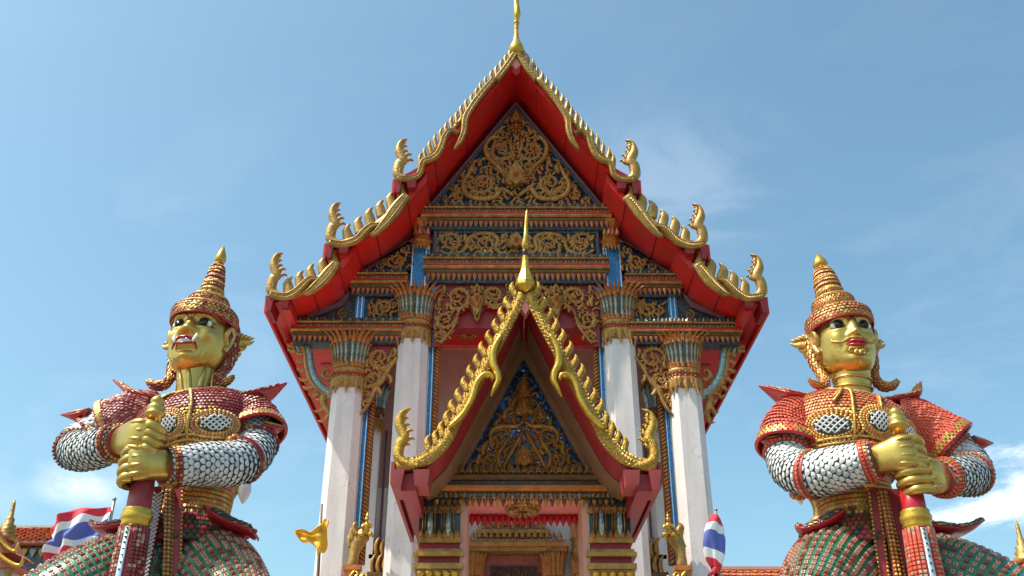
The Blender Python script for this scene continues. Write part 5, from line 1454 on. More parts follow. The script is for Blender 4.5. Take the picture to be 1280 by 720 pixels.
        for k in range(9):
            a = 2 * math.pi * k / 9
            q.ball(P + n * .03 + tt * (.055 * math.cos(a)) + ta * (.055 * math.sin(a)), .026, 6, 4, 0)
        q.ball(P + n * .035, .045, 8, 5, 1)
        q.build('elbow_boss', ['orange_scale', 'armour_gold'], arm)
        # sleeve
        SL = Sweep(path([p[:3] for p in sl]), [p[3] for p in sl], (0, 0, 1), 6)
        q = MB(); SL.skin(q, 30, 0, cap=False); SL.skin(q, 30, 1, 0.3, 1, -.02, False)
        slv = q.build('sleeve', [GR, 'lip_red'], st)
        q = MB(); scales(q, SL, .02, .86, int(sp['sleeve_n'] * 1.5), 48, lift=.017, ms=sp['sleeve_ms'], rim=2)
        tag(q.build('sleeve_scales', [sp['sleeve_mat'], S2, GR], slv), kind='stuff')
        q = MB()
        SL.skin(q, 30, 0, .84, .99, .014, False, 4)
        studs(q, SL, .84, .98, 3, 40, w=.018, h=.026, ms=(0, 0, 1), stag=True)
        n_ = 40
        q.tube([SL.at(1, 2 * math.pi * i / n_, .01) for i in range(n_ + 1)], [.016, .016], 6, 2)
        q.build('cuff', ['armour_gold', S2, 'lip_red'], slv)
        # pointed corner of the cuff
        b0 = W(*tipc[0]); b1 = W(*tipc[1]); q = MB()
        mid = b0.lerp(b1, .5) - Vector((0, 0, .015))
        q.tube([b0, mid, b1], [(.15, .045), (.09, .03), (.006, .006)], 12, 0)
        q.tube([b0 + Vector((0, 0, .03)), mid + Vector((0, 0, .03)), b1 + Vector((0, 0, .004))], [(.13, .03), (.08, .018), (.004, .004)], 10, 1)
        q.build('cuff_tip', ['lip_red', 'armour_gold'], slv)
    # --- hands closed on the club
    def hand(hp):
        q = MB(); pts = path([p[:3] for p in hp['palm']])
        HS = Sweep(pts, [p[3] for p in hp['palm']], (0, 0, 1), 6, .86)
        HS.skin(q, 22, 0)
        for k in range(4):                                   # tendons on the back of the hand
            zo = (k - 1.5) * .072
            cc = []
            for t in (.30, .48, .66, .84, .97):
                p = HS.at(t, 0); c = HS.P[int(t * (len(HS.P) - 1))]
                cc.append(Vector((c.x, c.y - sample([q_[3][0] for q_ in hp['palm']], t) * .97 + .006, c.z + zo * (.55 + .5 * t))))
            q.tube(cc, [.004, .010, .016, .020, .006], 8)
        ho = q.build('hand', ['skin_gold'], st)
        kn = Vector(hp['palm'][-1][:3])
        for k in range(4):
            zo = (1.5 - k) * .070
            base = kn + Vector((0, 0, zo + hp.get('slope', 0) * (k - 1.5)))
            len_ = (.94, 1.0, .97, .82)[k]
            fp = [base + Vector((dx * len_ if i > 1 else dx, dy, -.004 * i + dz)) for i, (dx, dy, dz) in enumerate(hp['finger'])]
            q = MB()
            FS = Sweep([W(*p) for p in fp], [.043, .043, .038, .040, .034, .035, .029, .010][:len(fp)], (0, 0, 1), 5)
            FS.skin(q, 12, 0)
            q.build('finger', ['skin_gold'], ho)
        q = MB(); FS = Sweep(path(hp['thumb']), [.055, .052, .045, .044, .034, .012][:len(hp['thumb'])], (0, 0, 1), 5); FS.skin(q, 12, 0)
        q.build('thumb', ['skin_gold'], ho)
        q = MB()                                             # cuff at the wrist
        p0, p1 = W(*hp['palm'][0][:3]), W(*hp['palm'][1][:3])
        d = (p1 - p0).normalized()
        q.tube([p0 - d * .07, p0 - d * .0, p0 + d * .035], [(.118, .134), (.124, .140), (.112, .128)], 22, 0)
        for r_ in (-.055, -.02, .015):
            base = p0 + d * r_
            sdv = d.cross(Vector((0, 0, 1))).normalized()
            for i in range(26):
                a = 2 * math.pi * i / 26
                q.ball(base + sdv * (.122 * math.cos(a)) + Vector((0, 0, .138 * math.sin(a))), .015, 6, 4, 1)
        q.build('wrist_cuff', [sp['band'], 'armour_gold' if fierce else sp['band_stud']], ho)
    for hp in sp['hands']: hand(hp)
    # --- club
    cx, cy = sp['club']
    q = MB(); o = W(cx, cy, 0)
    q.lathe([(.012, 4.60), (.03, 4.585), (.062, 4.54), (.066, 4.50), (.05, 4.475), (.078, 4.45), (.088, 4.42), (.075, 4.385), (.095, 4.36), (.098, 4.33), (.07, 4.30), (.066, 4.22)][::-1], 20, o + Vector((0, 0, sp['club_dz'] + 4.35 - 4.22 * .60)), rot=Matrix.Diagonal((.82, .82, .60)))
    club = q.build('club_pommel', ['skin_gold'], st)
    q = MB(); q.lathe([(.072, 3.5), (.070, 3.72), (.068, 4.3 + sp['club_dz'])], 20, o); q.lathe([(.092, 3.5), (.090, 3.6), (.085, 3.84)], 20, o)
    q.build('club_grip', ['lip_red' if not fierce else 'maroon'], club)
    q = MB(); z = sp['ring_z']
    q.lathe([(.085, z - .09), (.096, z - .085), (.106, z - .065), (.10, z - .05), (.114, z - .028), (.117, z), (.104, z + .025), (.108, z + .04), (.098, z + .055), (.082, z + .06)], 24, o); q.build('club_ring', ['bright_gold'], club)
    CL = Sweep([o + Vector((0, 0, q_)) for q_ in (z - .09, 2.9, 2.2, 1.75)], [.098, .118, .14, .15], (0, -1, 0), 4)
    q = MB(); CL.skin(q, 24, 0); sh = q.build('club_shaft', ['lip_red'], club)
    q = MB(); studs(q, CL, .0, 1, 60, 22, w=.0145, h=.014, ms=(0, 0, 1), skip=lambda t, a: abs(math.sin((a - sp['strip']) / 2)) < .15)
    tag(q.build('shaft_studs', [sp['band_stud'], 'stud_pink'], sh), kind='stuff')
    q = MB(); q.tube([CL.at(t, sp['strip'], .012) for t in (.01, .3, .6, .98)], [(.022, .010), (.030, .010)], 8, 0)
    for i in range(36):
        P, tt, ta, n = CL.frame(.02 + i * .027, sp['strip']); stud(q, P + n * .020, (tt + ta).normalized(), (ta - tt).normalized(), n, .008, .005, 1)
    q.build('silver_strip', ['silver_glass', 'dark_glass'], sh)
    # --- belts, skirts
    def ring_band(name, z0, z1, r0, r1, m_, parent, studm=None, rows=2, n=52, u=.13, y=-.02, w=.018, ms=None):
        BS = Sweep([W(u, y, z0), W(u, y, (z0 + z1) / 2), W(u, y, z1)], [r0, ((r0[0] + r1[0]) / 2 + .012, (r0[1] + r1[1]) / 2 + .012), r1], (0, -1, 0), 4, .95)
        q = MB(); BS.skin(q, 40, 0); o_ = q.build(name, [m_], parent)
        if studm:
            q = MB(); studs(q, BS, .04, .96, rows, n, w=w, h=.016, ms=range(len(studm)), stag=True)
            tag(q.build('belt_studs', list(studm), o_), kind='stuff')
        return o_, BS
    bl, _ = ring_band('belt', 3.755, 4.03, (.272, .275), (.278, .28), 'orange_gilt', st, ('armour_gold', 'orange_scale'), 8, 64)
    ring_band('sash_band', 3.69, 3.755, (.285, .29), (.272, .275), 'maroon', bl, ('armour_gold', 'stud_brown'), 2, 60)
    q = MB()                                                  # green and gilt fringe under the belt
    for i in range(44):
        a = 2 * math.pi * i / 44
        p = W(.13 + .297 * math.cos(a), -.02 + .303 * math.sin(a), 3.715)
        q.lathe([(.006, -.10), (.02, -.05), (.016, 0)], 5, p, i % 2)
    tag(q.build('belt_fringe', ['dark_green', 'armour_gold'], bl), kind='stuff')
    sk, SK = ring_band('skirt', 3.46, 3.69, (.46, .42), (.295, .30), 'maroon', st, ('maroon', 'dark_green', 'brown_gold'), 6, 54, w=.022)
    for s in (-1, 1):
        tp = sp['hip_in'] if s > 0 else sp['hip_out']
        HF = Sweep(path([(.15 + s * .20, -.12, 3.70), (.15 + s * .34, -.12, 3.62), ((.15 + s * .46 + tp[0]) / 2, -.12, 3.585), tp]), [(.26, .05), (.27, .05), (.18, .04), (.01, .01)], (0, 0, 1), 6)
        q = MB(); HF.skin(q, 18, 0); hf = q.build('hip_flap', ['lip_red'], sk)
        q = MB(); scales(q, HF, .02, .92, 12, 12, lift=.016, ms=(0, 1, 2), rim=3, a0=.1, a1=math.pi - .1)
        tag(q.build('flap_scales', ['dark_green', 'armour_gold', 'maroon', 'grout'], hf), kind='stuff')
    # --- hanging front panels
    def panel(name, u0, u1, z0, z1, y, m_, lean=.0):
        q = MB()
        vs = []
        for z, yy in ((z1, y), (lerp(z0, z1, .45), y - .08), (z0, y - .10)):
            d = lean * (z1 - z)
            for u_ in (u0, u1):
                for dy in (0, .03): vs.append(W(u_ + d, yy + dy, z))
        fs = []
        for k in (0, 4): fs += [(k, k + 2, k + 6, k + 4), (k + 1, k + 5, k + 7, k + 3), (k, k + 4, k + 5, k + 1), (k + 2, k + 3, k + 7, k + 6)]
        fs += [(0, 1, 3, 2), (8, 10, 11, 9)]
        q.add(vs, fs)
        return q.build(name, [m_], sk)
    for (nm, u0, u1, m_, dy, lean, deco) in sp['panels']:
        pn = panel(nm, u0, u1, 2.3, 3.86, -.40 + dy, m_, lean)
        q = MB()
        n_ = 48
        for i in range(n_):
            f = (i + .5) / n_; z = lerp(3.84, 2.3, f); yy = -.40 + dy - (.08 * min(1, f / .55) + .02 * max(0, (f - .55) / .45)) - .004
            d = lean * (3.86 - z); uc = (u0 + u1) / 2 + d; hw = (u1 - u0) / 2
            if deco == 'lattice':
                for sg in (1, -1): q.tube([W(uc - sg * hw, yy, z), W(uc + sg * hw, yy, z - .075)], [.008, .008], 4, 0)
            elif deco == 'beads':
                for x in (-.5, .5): q.ball(W(uc + x * hw, yy, z), .016, 6, 4, i % 2)
            elif deco == 'edge':
                for x in (-1, 1): q.ball(W(uc + x * hw, yy, z), .013, 6, 4, 0)
        tag(q.build('panel_trim', [('white_scale' if deco == 'lattice' else 'armour_gold'), sp['bead']], pn), kind='stuff')
    # --- legs: bent, knees out
    for s, tp, tr in ((-1, sp['thigh_out'], sp['thigh_out_r']), (1, sp['thigh_in'], sp['thigh_in_r'])):
        TH = Sweep(path(tp), tr, (0, 0, 1), 7)
        q = MB(); TH.skin(q, 34, 0); th = q.build('thigh', ['green_ground'], st)
        q = MB(); studs(q, TH, .10, .97, 21, 36, w=.0185, h=.012, ms=(0, 0, 1), m2=2, stag=False, skip=lambda t, a: False)
        tag(q.build('thigh_studs', ['stud_pink', 'stud_brown', 'lip_red'], th), kind='stuff')
        kx = tp[-1]
        q = MB(); q.ball(W(kx[0], kx[1] - .02, kx[2] - .02), .26, 16, 10, 0, (1, 1, .9)); q.build('knee_plate', ['armour_gold'], th)
        CF = Sweep(path([kx, (kx[0] * 1.0, kx[1] + .1, 2.5), (kx[0] * .95, kx[1] + .2, 2.0), (kx[0] * .95, kx[1] + .2, 1.75)]), [.22, .20, .15, .15], (0, -1, 0), 5)
        q = MB(); CF.skin(q, 24, 0); cf = q.build('calf', ['maroon'], st)
        q = MB(); q.tube([W(kx[0] * .95, kx[1] + .25, 1.72), W(kx[0] * .97, kx[1] + .0, 1.72), W(kx[0] * 1.05, kx[1] - .3, 1.68)], [(.14, .12), (.16, .11), (.08, .06)], 14); q.build('foot', ['skin_gold'], cf)
    q = MB()
    for hw, d0, z0, z1 in ((1.35, 1.05, 0, .35), (1.2, .95, .35, 1.35), (1.3, 1.02, 1.35, 1.6)):
        q.box(ax - hw, ax + hw, 8 - d0 - .1, 8 + d0 - .1, z0, z1)
    q.build('pedestal', ['plaster'], st)
    return st
F_ = math.pi / 2
base = dict(
    crown_rings=((.272, 5.59), (.165, 5.735), (.104, 5.82)),
    club=(-.07, -.68), arm_n=32)
statue('L', dict(base, ax=-2.86, fierce=True, yaw=R(-7), pitch=R(-7), crown_u=-.05, crown_roll=3,
    label='fanged golden-faced giant guardian statue in maroon and white scaled armour, left of the porch',
    torso_mats=('maroon_scale', 'pink_scale', 'maroon'), bead='pink_scale', collar='maroon', band='maroon', band_stud='maroon_scale', crown_a='maroon_scale', crown_b='orange_scale',
    crown=[(.278, 5.47), (.292, 5.50), (.290, 5.565), (.25, 5.60), (.175, 5.615), (.150, 5.645), (.172, 5.675), (.174, 5.72), (.125, 5.745), (.092, 5.765), (.102, 5.81), (.088, 5.93), (.066, 6.07), (.036, 6.15), (.050, 6.19), (.042, 6.24), (.020, 6.30), (.003, 6.35)],
    plates=((.42, F_ - .55, .042, .30), (.44, F_ + .22, .045, .17), (.43, F_ + .85, .04, .22)),
    straps=([(.86, F_ - .9), (.76, F_ - .4), (.70, F_), (.76, F_ + .4), (.86, F_ + .9)], [(.33, F_ - 1.0), (.34, F_ - .4), (.36, F_), (.34, F_ + .6)], [(.70, F_ - .05), (.60, F_ - .10), (.5, F_ - .12), (.36, F_ - .05)], [(.70, F_ + .15), (.62, F_ + .35), (.55, F_ + .6)]),
    wing_in=(.74, .1, 4.95), wing_out=(-.78, .1, 4.975),
    outer=[(-.46, .06, 4.63), (-.74, .10, 4.54), (-.95, .04, 4.37), (-.83, -.16, 4.24), (-.60, -.36, 4.19), (-.36, -.56, 4.18)], outer_r=[.155, .16, .145, .15, .148, .122],
    inner=[(.40, .06, 4.62), (.53, .03, 4.46), (.58, -.12, 4.24), (.50, -.34, 4.08), (.32, -.50, 4.02), (.10, -.63, 3.955)], inner_r=[.16, .17, .16, .165, .16, .13],
    sleeve_out=[(-.34, .05, 4.63, .19), (-.50, .06, 4.63, .20), (-.64, .08, 4.585, .205), (-.74, .09, 4.54, .215)], cuff_out=((-.88, .08, 4.62), (-1.17, .1, 4.65)),
    sleeve_in=[(.30, .05, 4.63, .19), (.42, .05, 4.61, .215), (.51, .03, 4.53, .23), (.55, .0, 4.44, .245)], cuff_in=((.64, -.03, 4.47), (.80, -.02, 4.50)),
    sleeve_n=9, sleeve_ms=(0, 0, 1), sleeve_mat='maroon_scale', bands=((.50, .54), (.94, .995), (.30, .33)), boss=dict(outer=200, inner=-20),
    hands=[dict(palm=[(-.35, -.56, 4.175, (.085, .110)), (-.26, -.68, 4.16, (.072, .125)), (-.15, -.785, 4.145, (.060, .142)), (-.055, -.80, 4.135, (.046, .134))],
                finger=[(-.03, .0, 0), (.015, -.008, 0), (.062, .018, -.01), (.082, .075, -.01), (.066, .135, -.01), (.02, .165, 0), (-.03, .165, 0), (-.06, .15, 0)],
                thumb=[(-.27, -.62, 4.21), (-.21, -.60, 4.24), (-.14, -.565, 4.25), (-.07, -.56, 4.245), (-.02, -.58, 4.24)], slope=.010),
           dict(palm=[(.09, -.62, 3.955, (.085, .110)), (.01, -.72, 3.95, (.072, .125)), (-.07, -.79, 3.94, (.060, .142)), (-.15, -.79, 3.93, (.046, .134))],
                finger=[(.03, .0, 0), (-.015, -.008, 0), (-.058, .018, -.01), (-.075, .075, -.01), (-.06, .135, -.01), (-.02, .165, 0), (.03, .165, 0), (.06, .15, 0)],
                thumb=[(.03, -.66, 4.02), (-.03, -.63, 4.05), (-.09, -.59, 4.055), (-.15, -.585, 4.05), (-.19, -.61, 4.045)])],
    club_dz=-.06, ring_z=3.56, strip=F_ - .1,
    hip_out=(-.66, -.1, 3.665), hip_in=(.62, -.1, 3.57),
    panels=(('front_panel', .07, .14, 'maroon', .0, .16, 'edge'), ('front_panel', .015, .07, 'brown_gold', -.03, .16, 'beads'), ('lattice_panel', -.075, .01, 'dark_red', -.035, .02, 'lattice'), ('front_panel', -.15, -.08, 'maroon', -.02, -.03, 'edge')),
    thigh_out=[(.02, .0, 3.30), (-.32, -.18, 3.17), (-.60, -.40, 2.98), (-.84, -.56, 2.76)], thigh_out_r=[.36, .37, .33, .26],
    thigh_in=[(.24, .0, 3.36), (.42, -.16, 3.20), (.60, -.36, 3.03), (.76, -.52, 2.84)], thigh_in_r=[.34, .36, .32, .26]))
statue('R', dict(base, ax=2.78, fierce=False, yaw=R(1), pitch=R(-5), crown_u=-.02, crown_roll=-5,
    label='calm golden-faced giant guardian statue with red lips and coral red scaled sleeves',
    torso_mats=('orange_scale', 'coral_scale', 'coral_ground'), bead='orange_scale', collar='coral_ground', band='coral_ground', band_stud='coral_scale', crown_a='orange_scale', crown_b='orange_scale',
    crown=[(.278, 5.45), (.292, 5.48), (.288, 5.555), (.245, 5.59), (.185, 5.605), (.175, 5.64), (.186, 5.68), (.18, 5.735), (.13, 5.76), (.108, 5.78), (.118, 5.83), (.108, 5.95), (.084, 6.07), (.048, 6.125), (.066, 6.16), (.054, 6.20), (.025, 6.245), (.003, 6.285)],
    crown_rings=((.268, 5.575), (.176, 5.745), (.120, 5.835)),
    plates=((.42, F_ + .60, .050, .34), (.46, F_ - .18, .050, .18), (.44, F_ - .85, .045, .24)),
    straps=([(.88, F_ - .9), (.78, F_ - .45), (.70, F_ - .02), (.78, F_ + .45), (.88, F_ + .9)], [(.34, F_ - 1.0), (.35, F_ - .4), (.36, F_), (.34, F_ + .5), (.33, F_ + 1.0)], [(.74, F_ + .35), (.64, F_ + .22), (.5, F_ + .20), (.36, F_ + .2)], [(.80, F_ + .55), (.66, F_ + .36), (.56, F_ + .5)], [(.74, F_ - .3), (.62, F_ - .2), (.55, F_ - .2)]),
    wing_in=(.76, .1, 4.935), wing_out=(-.67, .1, 4.975),
    outer=[(-.42, .06, 4.62), (-.68, .08, 4.48), (-.89, .03, 4.24), (-.82, -.14, 4.07), (-.62, -.36, 3.98), (-.37, -.56, 3.90)], outer_r=[.15, .155, .145, .15, .148, .122],
    inner=[(.44, .06, 4.62), (.58, .04, 4.44), (.64, -.08, 4.16), (.56, -.30, 4.01), (.37, -.48, 4.0), (.15, -.62, 4.02)], inner_r=[.16, .17, .165, .17, .165, .134],
    sleeve_out=[(-.34, .05, 4.63, .18), (-.50, .06, 4.60, .19), (-.67, .07, 4.50, .205), (-.79, .05, 4.37, .24)], cuff_out=((-.94, .02, 4.37), (-1.14, .02, 4.385)),
    sleeve_in=[(.34, .05, 4.63, .18), (.47, .05, 4.60, .205), (.57, .03, 4.48, .225), (.61, .0, 4.33, .25)], cuff_in=((.70, -.03, 4.36), (.86, -.02, 4.40)),
    sleeve_n=11, sleeve_ms=(0,), sleeve_mat='coral_scale', bands=((.60, .645), (.93, .995), (.30, .33)), boss=dict(outer=200, inner=-20),
    hands=[dict(palm=[(.14, -.61, 4.02, (.085, .112)), (.06, -.71, 4.025, (.072, .125)), (-.02, -.785, 4.03, (.060, .142)), (-.115, -.79, 4.03, (.046, .134))],
                finger=[(.03, .0, 0), (-.015, -.008, 0), (-.058, .018, -.01), (-.075, .075, -.01), (-.06, .135, -.01), (-.02, .165, 0), (.03, .165, 0), (.06, .15, 0)],
                thumb=[(.07, -.65, 4.10), (.01, -.62, 4.135), (-.06, -.585, 4.145), (-.12, -.585, 4.14), (-.16, -.61, 4.13)]),
           dict(palm=[(-.38, -.56, 3.90, (.085, .110)), (-.31, -.65, 3.885, (.074, .125)), (-.25, -.725, 3.87, (.064, .136)), (-.18, -.775, 3.86, (.046, .126))],
                finger=[(-.03, .02, 0), (.02, -.012, 0), (.075, -.022, 0), (.125, -.015, 0), (.170, .02, 0), (.188, .075, 0), (.165, .12, 0), (.13, .14, 0)],
                thumb=[(-.29, -.60, 3.96), (-.23, -.58, 3.99), (-.15, -.565, 3.995), (-.08, -.575, 3.985), (-.03, -.61, 3.975)])],
    club_dz=-.14, ring_z=3.56, strip=F_ - .05,
    hip_out=(-.86, -.1, 3.70), hip_in=(.61, -.1, 3.635),
    panels=(('front_panel', .07, .14, 'maroon', .0, .08, 'edge'), ('front_panel', .015, .07, 'coral_ground', -.03, .03, 'beads'), ('front_panel', -.10, .01, 'maroon', -.01, .0, 'edge')),
    thigh_out=[(.0, .0, 3.31), (-.34, -.18, 3.19), (-.64, -.40, 3.01), (-.90, -.56, 2.79)], thigh_out_r=[.36, .37, .33, .26],
    thigh_in=[(.22, .0, 3.36), (.42, -.16, 3.24), (.60, -.36, 3.06), (.76, -.52, 2.86)], thigh_in_r=[.35, .37, .33, .26]))
# ---------------------------------------------------------------- flags, lamps, shrines, far halls
mat('flag_red', (0.62, 0.03, 0.05), 0.75, 0, 0.06, 5); mat('flag_white', (0.78, 0.78, 0.78), 0.75, 0, 0.03, 5); mat('flag_blue', (0.10, 0.13, 0.42), 0.75, 0, 0.06, 5)
mat('flag_yellow', (0.80, 0.40, 0.02), 0.7, 0, 0.08, 6); mat('pole_metal', (0.30, 0.27, 0.24), 0.4, 0.6, 0.2, 8); mat('bamboo', (0.16, 0.09, 0.04), 0.5, 0, 0.2, 8)
mat('lamp_globe', (0.72, 0.62, 0.58), 0.3, 0, 0.04, 5); mat('far_wall', (0.55, 0.5, 0.45), 0.8, 0, 0.1, 3); mat('far_tile', (0.50, 0.13, 0.06), 0.5, 0, 0.35, 5, 0.2, 20, (0.25, 0.1, 0.07), 0.5)
def cloth(name, parent, f, nu, nv, mats, band=None, th=0.003):
    """cloth with two sides; f(u,v) gives a point, band(v) the colour index"""
    mb = MB()
    G = [[Vector(f(i / nu, j / nv)) for j in range(nv + 1)] for i in range(nu + 1)]
    vs = [p for r in G for p in r]
    k = nv + 1
    for j in range(nv):
        fs = [(i * k + j, (i + 1) * k + j, (i + 1) * k + j + 1, i * k + j + 1) for i in range(nu)]
        mb.add(vs if j == 0 else [], [], 0)
        base = 0
        for q in fs:
            mb.f.append(q); mb.m.append(band((j + .5) / nv) if band else 0); mb.s.append(True)
    o = mb.build(name, mats, parent)
    md = o.modifiers.new('thickness', 'SOLIDIFY'); md.thickness = th
    return o
def thai(v): return 0 if v < 1 / 6 or v > 5 / 6 else (1 if v < 2 / 6 or v > 4 / 6 else 2)
fl = thing('waving_flag', 'red white and blue striped flag flying from a thin grey pole behind the left guardian', 'flag', (-5.40, 13, 0))
mb = MB(); mb.tube([(-5.40, 13, 0), (-5.40, 13, 3), (-5.385, 13, 5.30)], [.022, .022, .018], 8); mb.ball((-5.385, 13, 5.31), .028, 8, 6); mb.build('flag_pole', ['pole_metal'], fl)
def wave(u, v):
    z = 5.20 - .03 * u - .16 * u * u - v * (.60 - .10 * u) + .03 * math.sin(u * 6 + v * 2)
    x = -5.405 - .90 * u + .06 * math.sin(v * 5) * u + .20 * u * (v - .5) ** 2 + .14 * u * v
    z += .018 * math.sin(u * 17 + v * 5) + .02 * math.sin(v * 8 + u * 3) * u
    return (x + .015 * math.sin(v * 11 + u * 9), 13 + .16 * math.sin(u * 7.5 + v * 1.6) * (.25 + u) + .05 * math.sin(u * 15 - v * 6), z)
cloth('flag_cloth', fl, wave, 34, 24, ['flag_red', 'flag_white', 'flag_blue'], thai)
ff = thing('furled_flag', 'red white and blue flag hanging furled around its pole beside the right outer column', 'flag', (2.72, 14, 0))
mb = MB(); mb.tube([(2.72, 14, 0), (2.74, 14, 4.0), (2.80, 14, 5.45)], [.022, .022, .016], 8); mb.ball((2.80, 14, 5.46), .024, 8, 6); mb.build('flag_pole', ['pole_metal'], ff)
def furl(u, v):
    a = u * 2 * math.pi * 1.25
    r = (.02 + .125 * math.sin(math.pi * min(1, max(0, v * .92 + .05))) ** .8) * (1 + .16 * math.sin(3 * a + 5 * v) + .08 * math.sin(7 * a))
    zc = 5.37 - .80 * v - .12 * math.cos(a - .5) * (.3 + v) * .6 + .008 * math.sin(4 * a + 9 * v)
    cx = 2.785 - .08 * v - .03 * math.sin(v * 3)
    return (cx + r * math.cos(a), 14 + r * math.sin(a), zc)
cloth('flag_cloth', ff, furl, 40, 30, ['flag_red', 'flag_white', 'flag_blue'], thai)
mb = MB(); mb.tube(cat([(2.70, 13.93, 4.62), (2.66, 13.90, 4.56), (2.60, 13.90, 4.52), (2.57, 13.9, 4.47)], 3), [(.05, .03), (.045, .02), (.04, .015), (.01, .01)], 8); mb.build('flag_tail', ['flag_red'], ff)
yf = thing('yellow_flag', 'crumpled saffron yellow flag on a slim dark pole beside the left outer column', 'flag', (-2.78, 14, 0))
mb = MB(); mb.tube([(-2.75, 14, 0), (-2.785, 14, 4.5), (-2.82, 14, 5.53)], [.026, .024, .016], 8); mb.build('flag_pole', ['bamboo'], yf)
def yel(u, v):
    """one limp cloth: it bellies out right of the pole, folds back behind it and trails off to the left"""
    if u < .4: dx, hh, zc = .085 * math.sin(math.pi * u / .4), .235, 5.08
    else:
        q = (u - .4) / .6
        dx, hh, zc = -.37 * q, .235 - .20 * min(1, q * 2.4) ** .6 + .05 * math.sin(math.pi * q), 5.08 - .035 * math.sin(q * 3.1) + .05 * q * q
    x = -2.788 + dx * (1 - .35 * abs(v - .5) * (u < .4)) + .012 * math.sin(v * 9 + u * 5)
    y = 14.03 + (.05 * math.cos(math.pi * u / .4) if u < .4 else -.05) + .03 * math.sin(u * 21 + v * 3) + .018 * math.sin(v * 16 + u * 6)
    return (x, y, zc + hh * (1 - 2 * v) + .02 * math.sin(u * 13) * (v - .3))
cloth('flag_cloth', yf, yel, 48, 18, ['flag_yellow'])
def ydrop(u, v): return (-2.80 + .07 * (u - .5) * (1 - v * .8), 13.95 + .02 * math.sin(u * 9), 4.92 - .16 * v)
cloth('flag_hem', yf, ydrop, 6, 8, ['flag_yellow'])

def swan_lamp(x, y, s, label):
    """gilded swan-necked lamp post holding a hanging globe from its beak; s is the side the lamp hangs on"""
    t = thing('lamp_post', label, 'lamp post', (x, y, 0), 'gilded swan lamp posts')
    q = MB((x, y, 0)); q.lathe([(.12, 0), (.12, .2), (.06, .3), (.05, 3.7), (.07, 3.9), (.085, 4.02), (.06, 4.06), (.075, 4.12), (.05, 4.15)], 14, (x, y, 0)); q.build('post', ['gold'], t)
    q = MB((x, y, 0))
    q.tube(cat([(x, y, 4.12), (x - s * .005, y, 4.26), (x + s * .02, y, 4.38), (x + s * .065, y, 4.52), (x + s * .07, y, 4.64), (x + s * .05, y, 4.78), (x + s * .08, y, 4.88), (x + s * .14, y, 4.86)], 4), [.035, .042, .062, .095, .09, .05, .045, .03], 12)
    q.tube([(x + s * .13, y, 4.865), (x + s * .20, y, 4.83)], [.025, .006], 8)
    b = q.build('swan_neck', ['gold'], t)
    q = MB((x, y, 0))
    for i in range(10):
        z = 4.16 + i * .045; q.ball((x - s * (.035 - .012 * max(0, i - 2)), y - .03, z), .02, 6, 5)
    tag(q.build('bead_chain', ['bright_gold'], b), kind='stuff')
    q = MB((x, y, 0))
    for i in range(4): q.flat_tube(cat([(x - s * .02, 4.5 + .05 * i), (x - s * .08, 4.6 + .05 * i), (x - s * .08, 4.72 + .04 * i)], 3), [.04, .05, .006], .03, y, 0, 6)
    q.build('crest', ['gold'], b)
    lx = x + s * .145
    q = MB((x, y, 0)); q.tube([(lx, y, 4.86), (lx, y, 4.47)], [.005, .005], 6); q.lathe([(.012, 4.50), (.05, 4.485), (.058, 4.465), (.05, 4.46)], 16, (lx, y, 0)); lc = q.build('lamp_cap', ['pole_metal'], t)
    q = MB((x, y, 0)); q.lathe([(.004, 4.265), (.02, 4.285), (.05, 4.34), (.068, 4.40), (.062, 4.445), (.045, 4.46)], 18, (lx, y, 0)); q.build('globe', ['lamp_globe'], lc)
swan_lamp(-2.89, 9.5, 1, 'gilded swan lamp post with a pale globe behind the fanged left guardian')
swan_lamp(2.81, 9.5, -1, 'gilded swan lamp post with a pale globe behind the red-lipped right guardian')

def shrine(x, y, zt, label):
    t = thing('spirit_shrine', label, 'shrine', (x, y, 0), 'small gilded shrines at the edges')
    def Z(z): return zt + z
    q = MB((x, y, 0)); q.box(x - .26, x + .26, y - .26, y + .26, 0, Z(-1.15)); q.box(x - .34, x + .34, y - .34, y + .34, Z(-1.15), Z(-1.05)); q.build('base', ['plaster'], t)
    q = MB((x, y, 0)); q.box(x - .2, x + .2, y - .2, y + .2, Z(-1.05), Z(-.45)); b = q.build('cella', ['far_wall'], t)
    q = MB((x, y, 0))
    for sx in (-1, 1):
        for sy in (-1, 1): q.lathe([(.03, Z(-1.05)), (.045, Z(-1.0)), (.03, Z(-.95)), (.03, Z(-.55)), (.05, Z(-.47)), (.05, Z(-.45))], 10, (x + sx * .24, y + sy * .24, 0))
    tag(q.build('posts', ['gold'], t), kind='stuff')
    r = part_empty('roof', t)
    for k, (hw, z0, h) in enumerate(((.36, -.46, .22), (.26, -.30, .20))):
        q = MB((x, y, 0)); q.prism([(x - hw, Z(z0)), (x - hw * .45, Z(z0 + h * .45)), (x, Z(z0 + h * 1.3)), (x + hw * .45, Z(z0 + h * .45)), (x + hw, Z(z0))], y - .32 + .05 * k, y + .32 - .05 * k, 0)
        q.build('roof_slope', ['far_tile'], r)
        q = MB((x, y, 0))
        for s in (-1, 1):
            q.flat_tube(cat([(x, Z(z0 + h * 1.32)), (x + s * hw * .45, Z(z0 + h * .5)), (x + s * hw * 1.02, Z(z0 + .01)), (x + s * hw * 1.12, Z(z0 + .10))], 4), [.03, .045, .045, .01], .05, y - .33 + .05 * k, 0, 8)
        q.build('gable_trim', ['bright_gold'], r)
    q = MB((x, y, 0)); q.lathe([(.11, Z(-.12)), (.12, Z(-.06)), (.08, Z(-.04)), (.10, Z(0)), (.07, Z(.02)), (.08, Z(.06)), (.045, Z(.08)), (.05, Z(.13)), (.028, Z(.16)), (.02, Z(.30)), (.003, Z(.36))], 12, (x, y, 0)); q.build('spire', ['gold'], r)
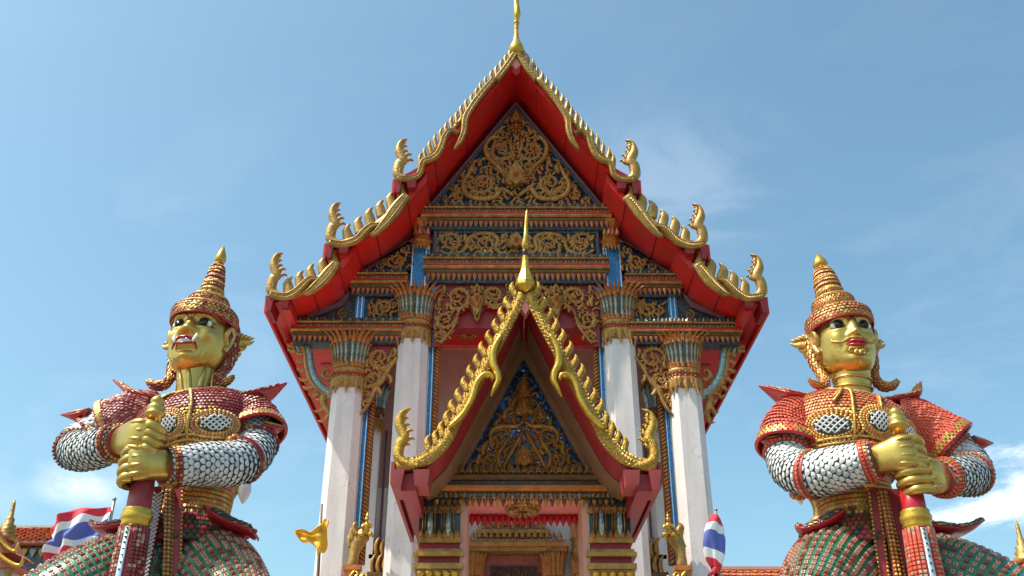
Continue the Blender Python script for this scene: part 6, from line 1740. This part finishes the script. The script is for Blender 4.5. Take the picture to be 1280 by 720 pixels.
shrine(-5.70, 11, 4.38, 'small gilded spirit shrine with a ringed spire at the far left edge')
shrine(5.50, 11, 4.16, 'small gilded spirit shrine at the far right edge')

def far_hall(x0, x1, y, zr, ze, dy, label, ridge, frieze):
    xm = (x0 + x1) / 2
    t = thing('low_hall', label, 'building', (xm, y, 0))
    q = MB((xm, y, 0)); q.box(x0 + .4, x1 - .4, y + .6, y + 2 * dy - .6, 0, ze - .02); q.build('wall', ['far_wall'], t)
    q = MB((xm, y, 0))
    q.add([(x0, y, ze), (x1, y, ze), (x1, y + dy, zr), (x0, y + dy, zr), (x0, y + 2 * dy, ze), (x1, y + 2 * dy, ze), (x0, y, ze - .08), (x1, y, ze - .08), (x1, y + 2 * dy, ze - .08), (x0, y + 2 * dy, ze - .08)],
          [(0, 1, 2, 3), (3, 2, 5, 4), (0, 6, 7, 1), (6, 9, 8, 7), (4, 5, 8, 9), (0, 3, 4, 9, 6), (1, 7, 8, 5, 2)])
    rf = q.build('roof', ['far_tile'], t)
    q = MB((xm, y, 0)); nr = 14; nc = int((x1 - x0) / .22)
    n = Vector((0, -(zr - ze), dy)).normalized(); d = Vector((0, dy, zr - ze)) / nr
    for i in range(nr):
        for j in range(nc):
            p = Vector((x0 + (j + (.5 if i % 2 else .25)) * (x1 - x0) / nc, y, ze)) + d * (i + .95) + n * .01
            h = random.uniform(.03, .06)
            q.add([p + Vector((-.10, 0, 0)), p + Vector((.10, 0, 0)), p - d * .9 + Vector((.10, 0, 0)) + n * h, p - d * 1.15 + n * h, p - d * .9 + Vector((-.10, 0, 0)) + n * h, p - d * 1.15], [(0, 1, 2, 3, 4), (4, 3, 5), (3, 2, 5)], random.choice((0, 0, 1)))
    tag(q.build('roof_tiles', ['far_tile', 'roof_tile'], rf), kind='stuff')
    q = MB((xm, y, 0)); q.box(x0 - .05, x1 + .05, y + dy - .12, y + dy + .12, zr - .03, zr + .07); q.build('ridge_cap', [ridge], rf)
    q = MB((xm, y, 0)); q.box(x0 + .2, x1 - .2, y + .35, y + .6, ze - .75, ze - .1); fz_ = q.build('frieze', [frieze], t)
    petal_row('petal_row', fz_, x0 + .2, x1 - .2, y + .33, ze - .12, .3, .25, -1, ('armour_gold', 'teal_glass'), .08, 1)
    return t
far_hall(-20, -11.2, 28, 9.15, 8.42, 1.6, 'low hall with an orange tiled roof and gilded frieze far behind the left guardian', 'far_wall', 'slate')
far_hall(3.6, 14, 30, 8.55, 6.6, 2.2, 'low hall with a red tiled roof and pale ridge behind the right guardian', 'salmon', 'far_wall')
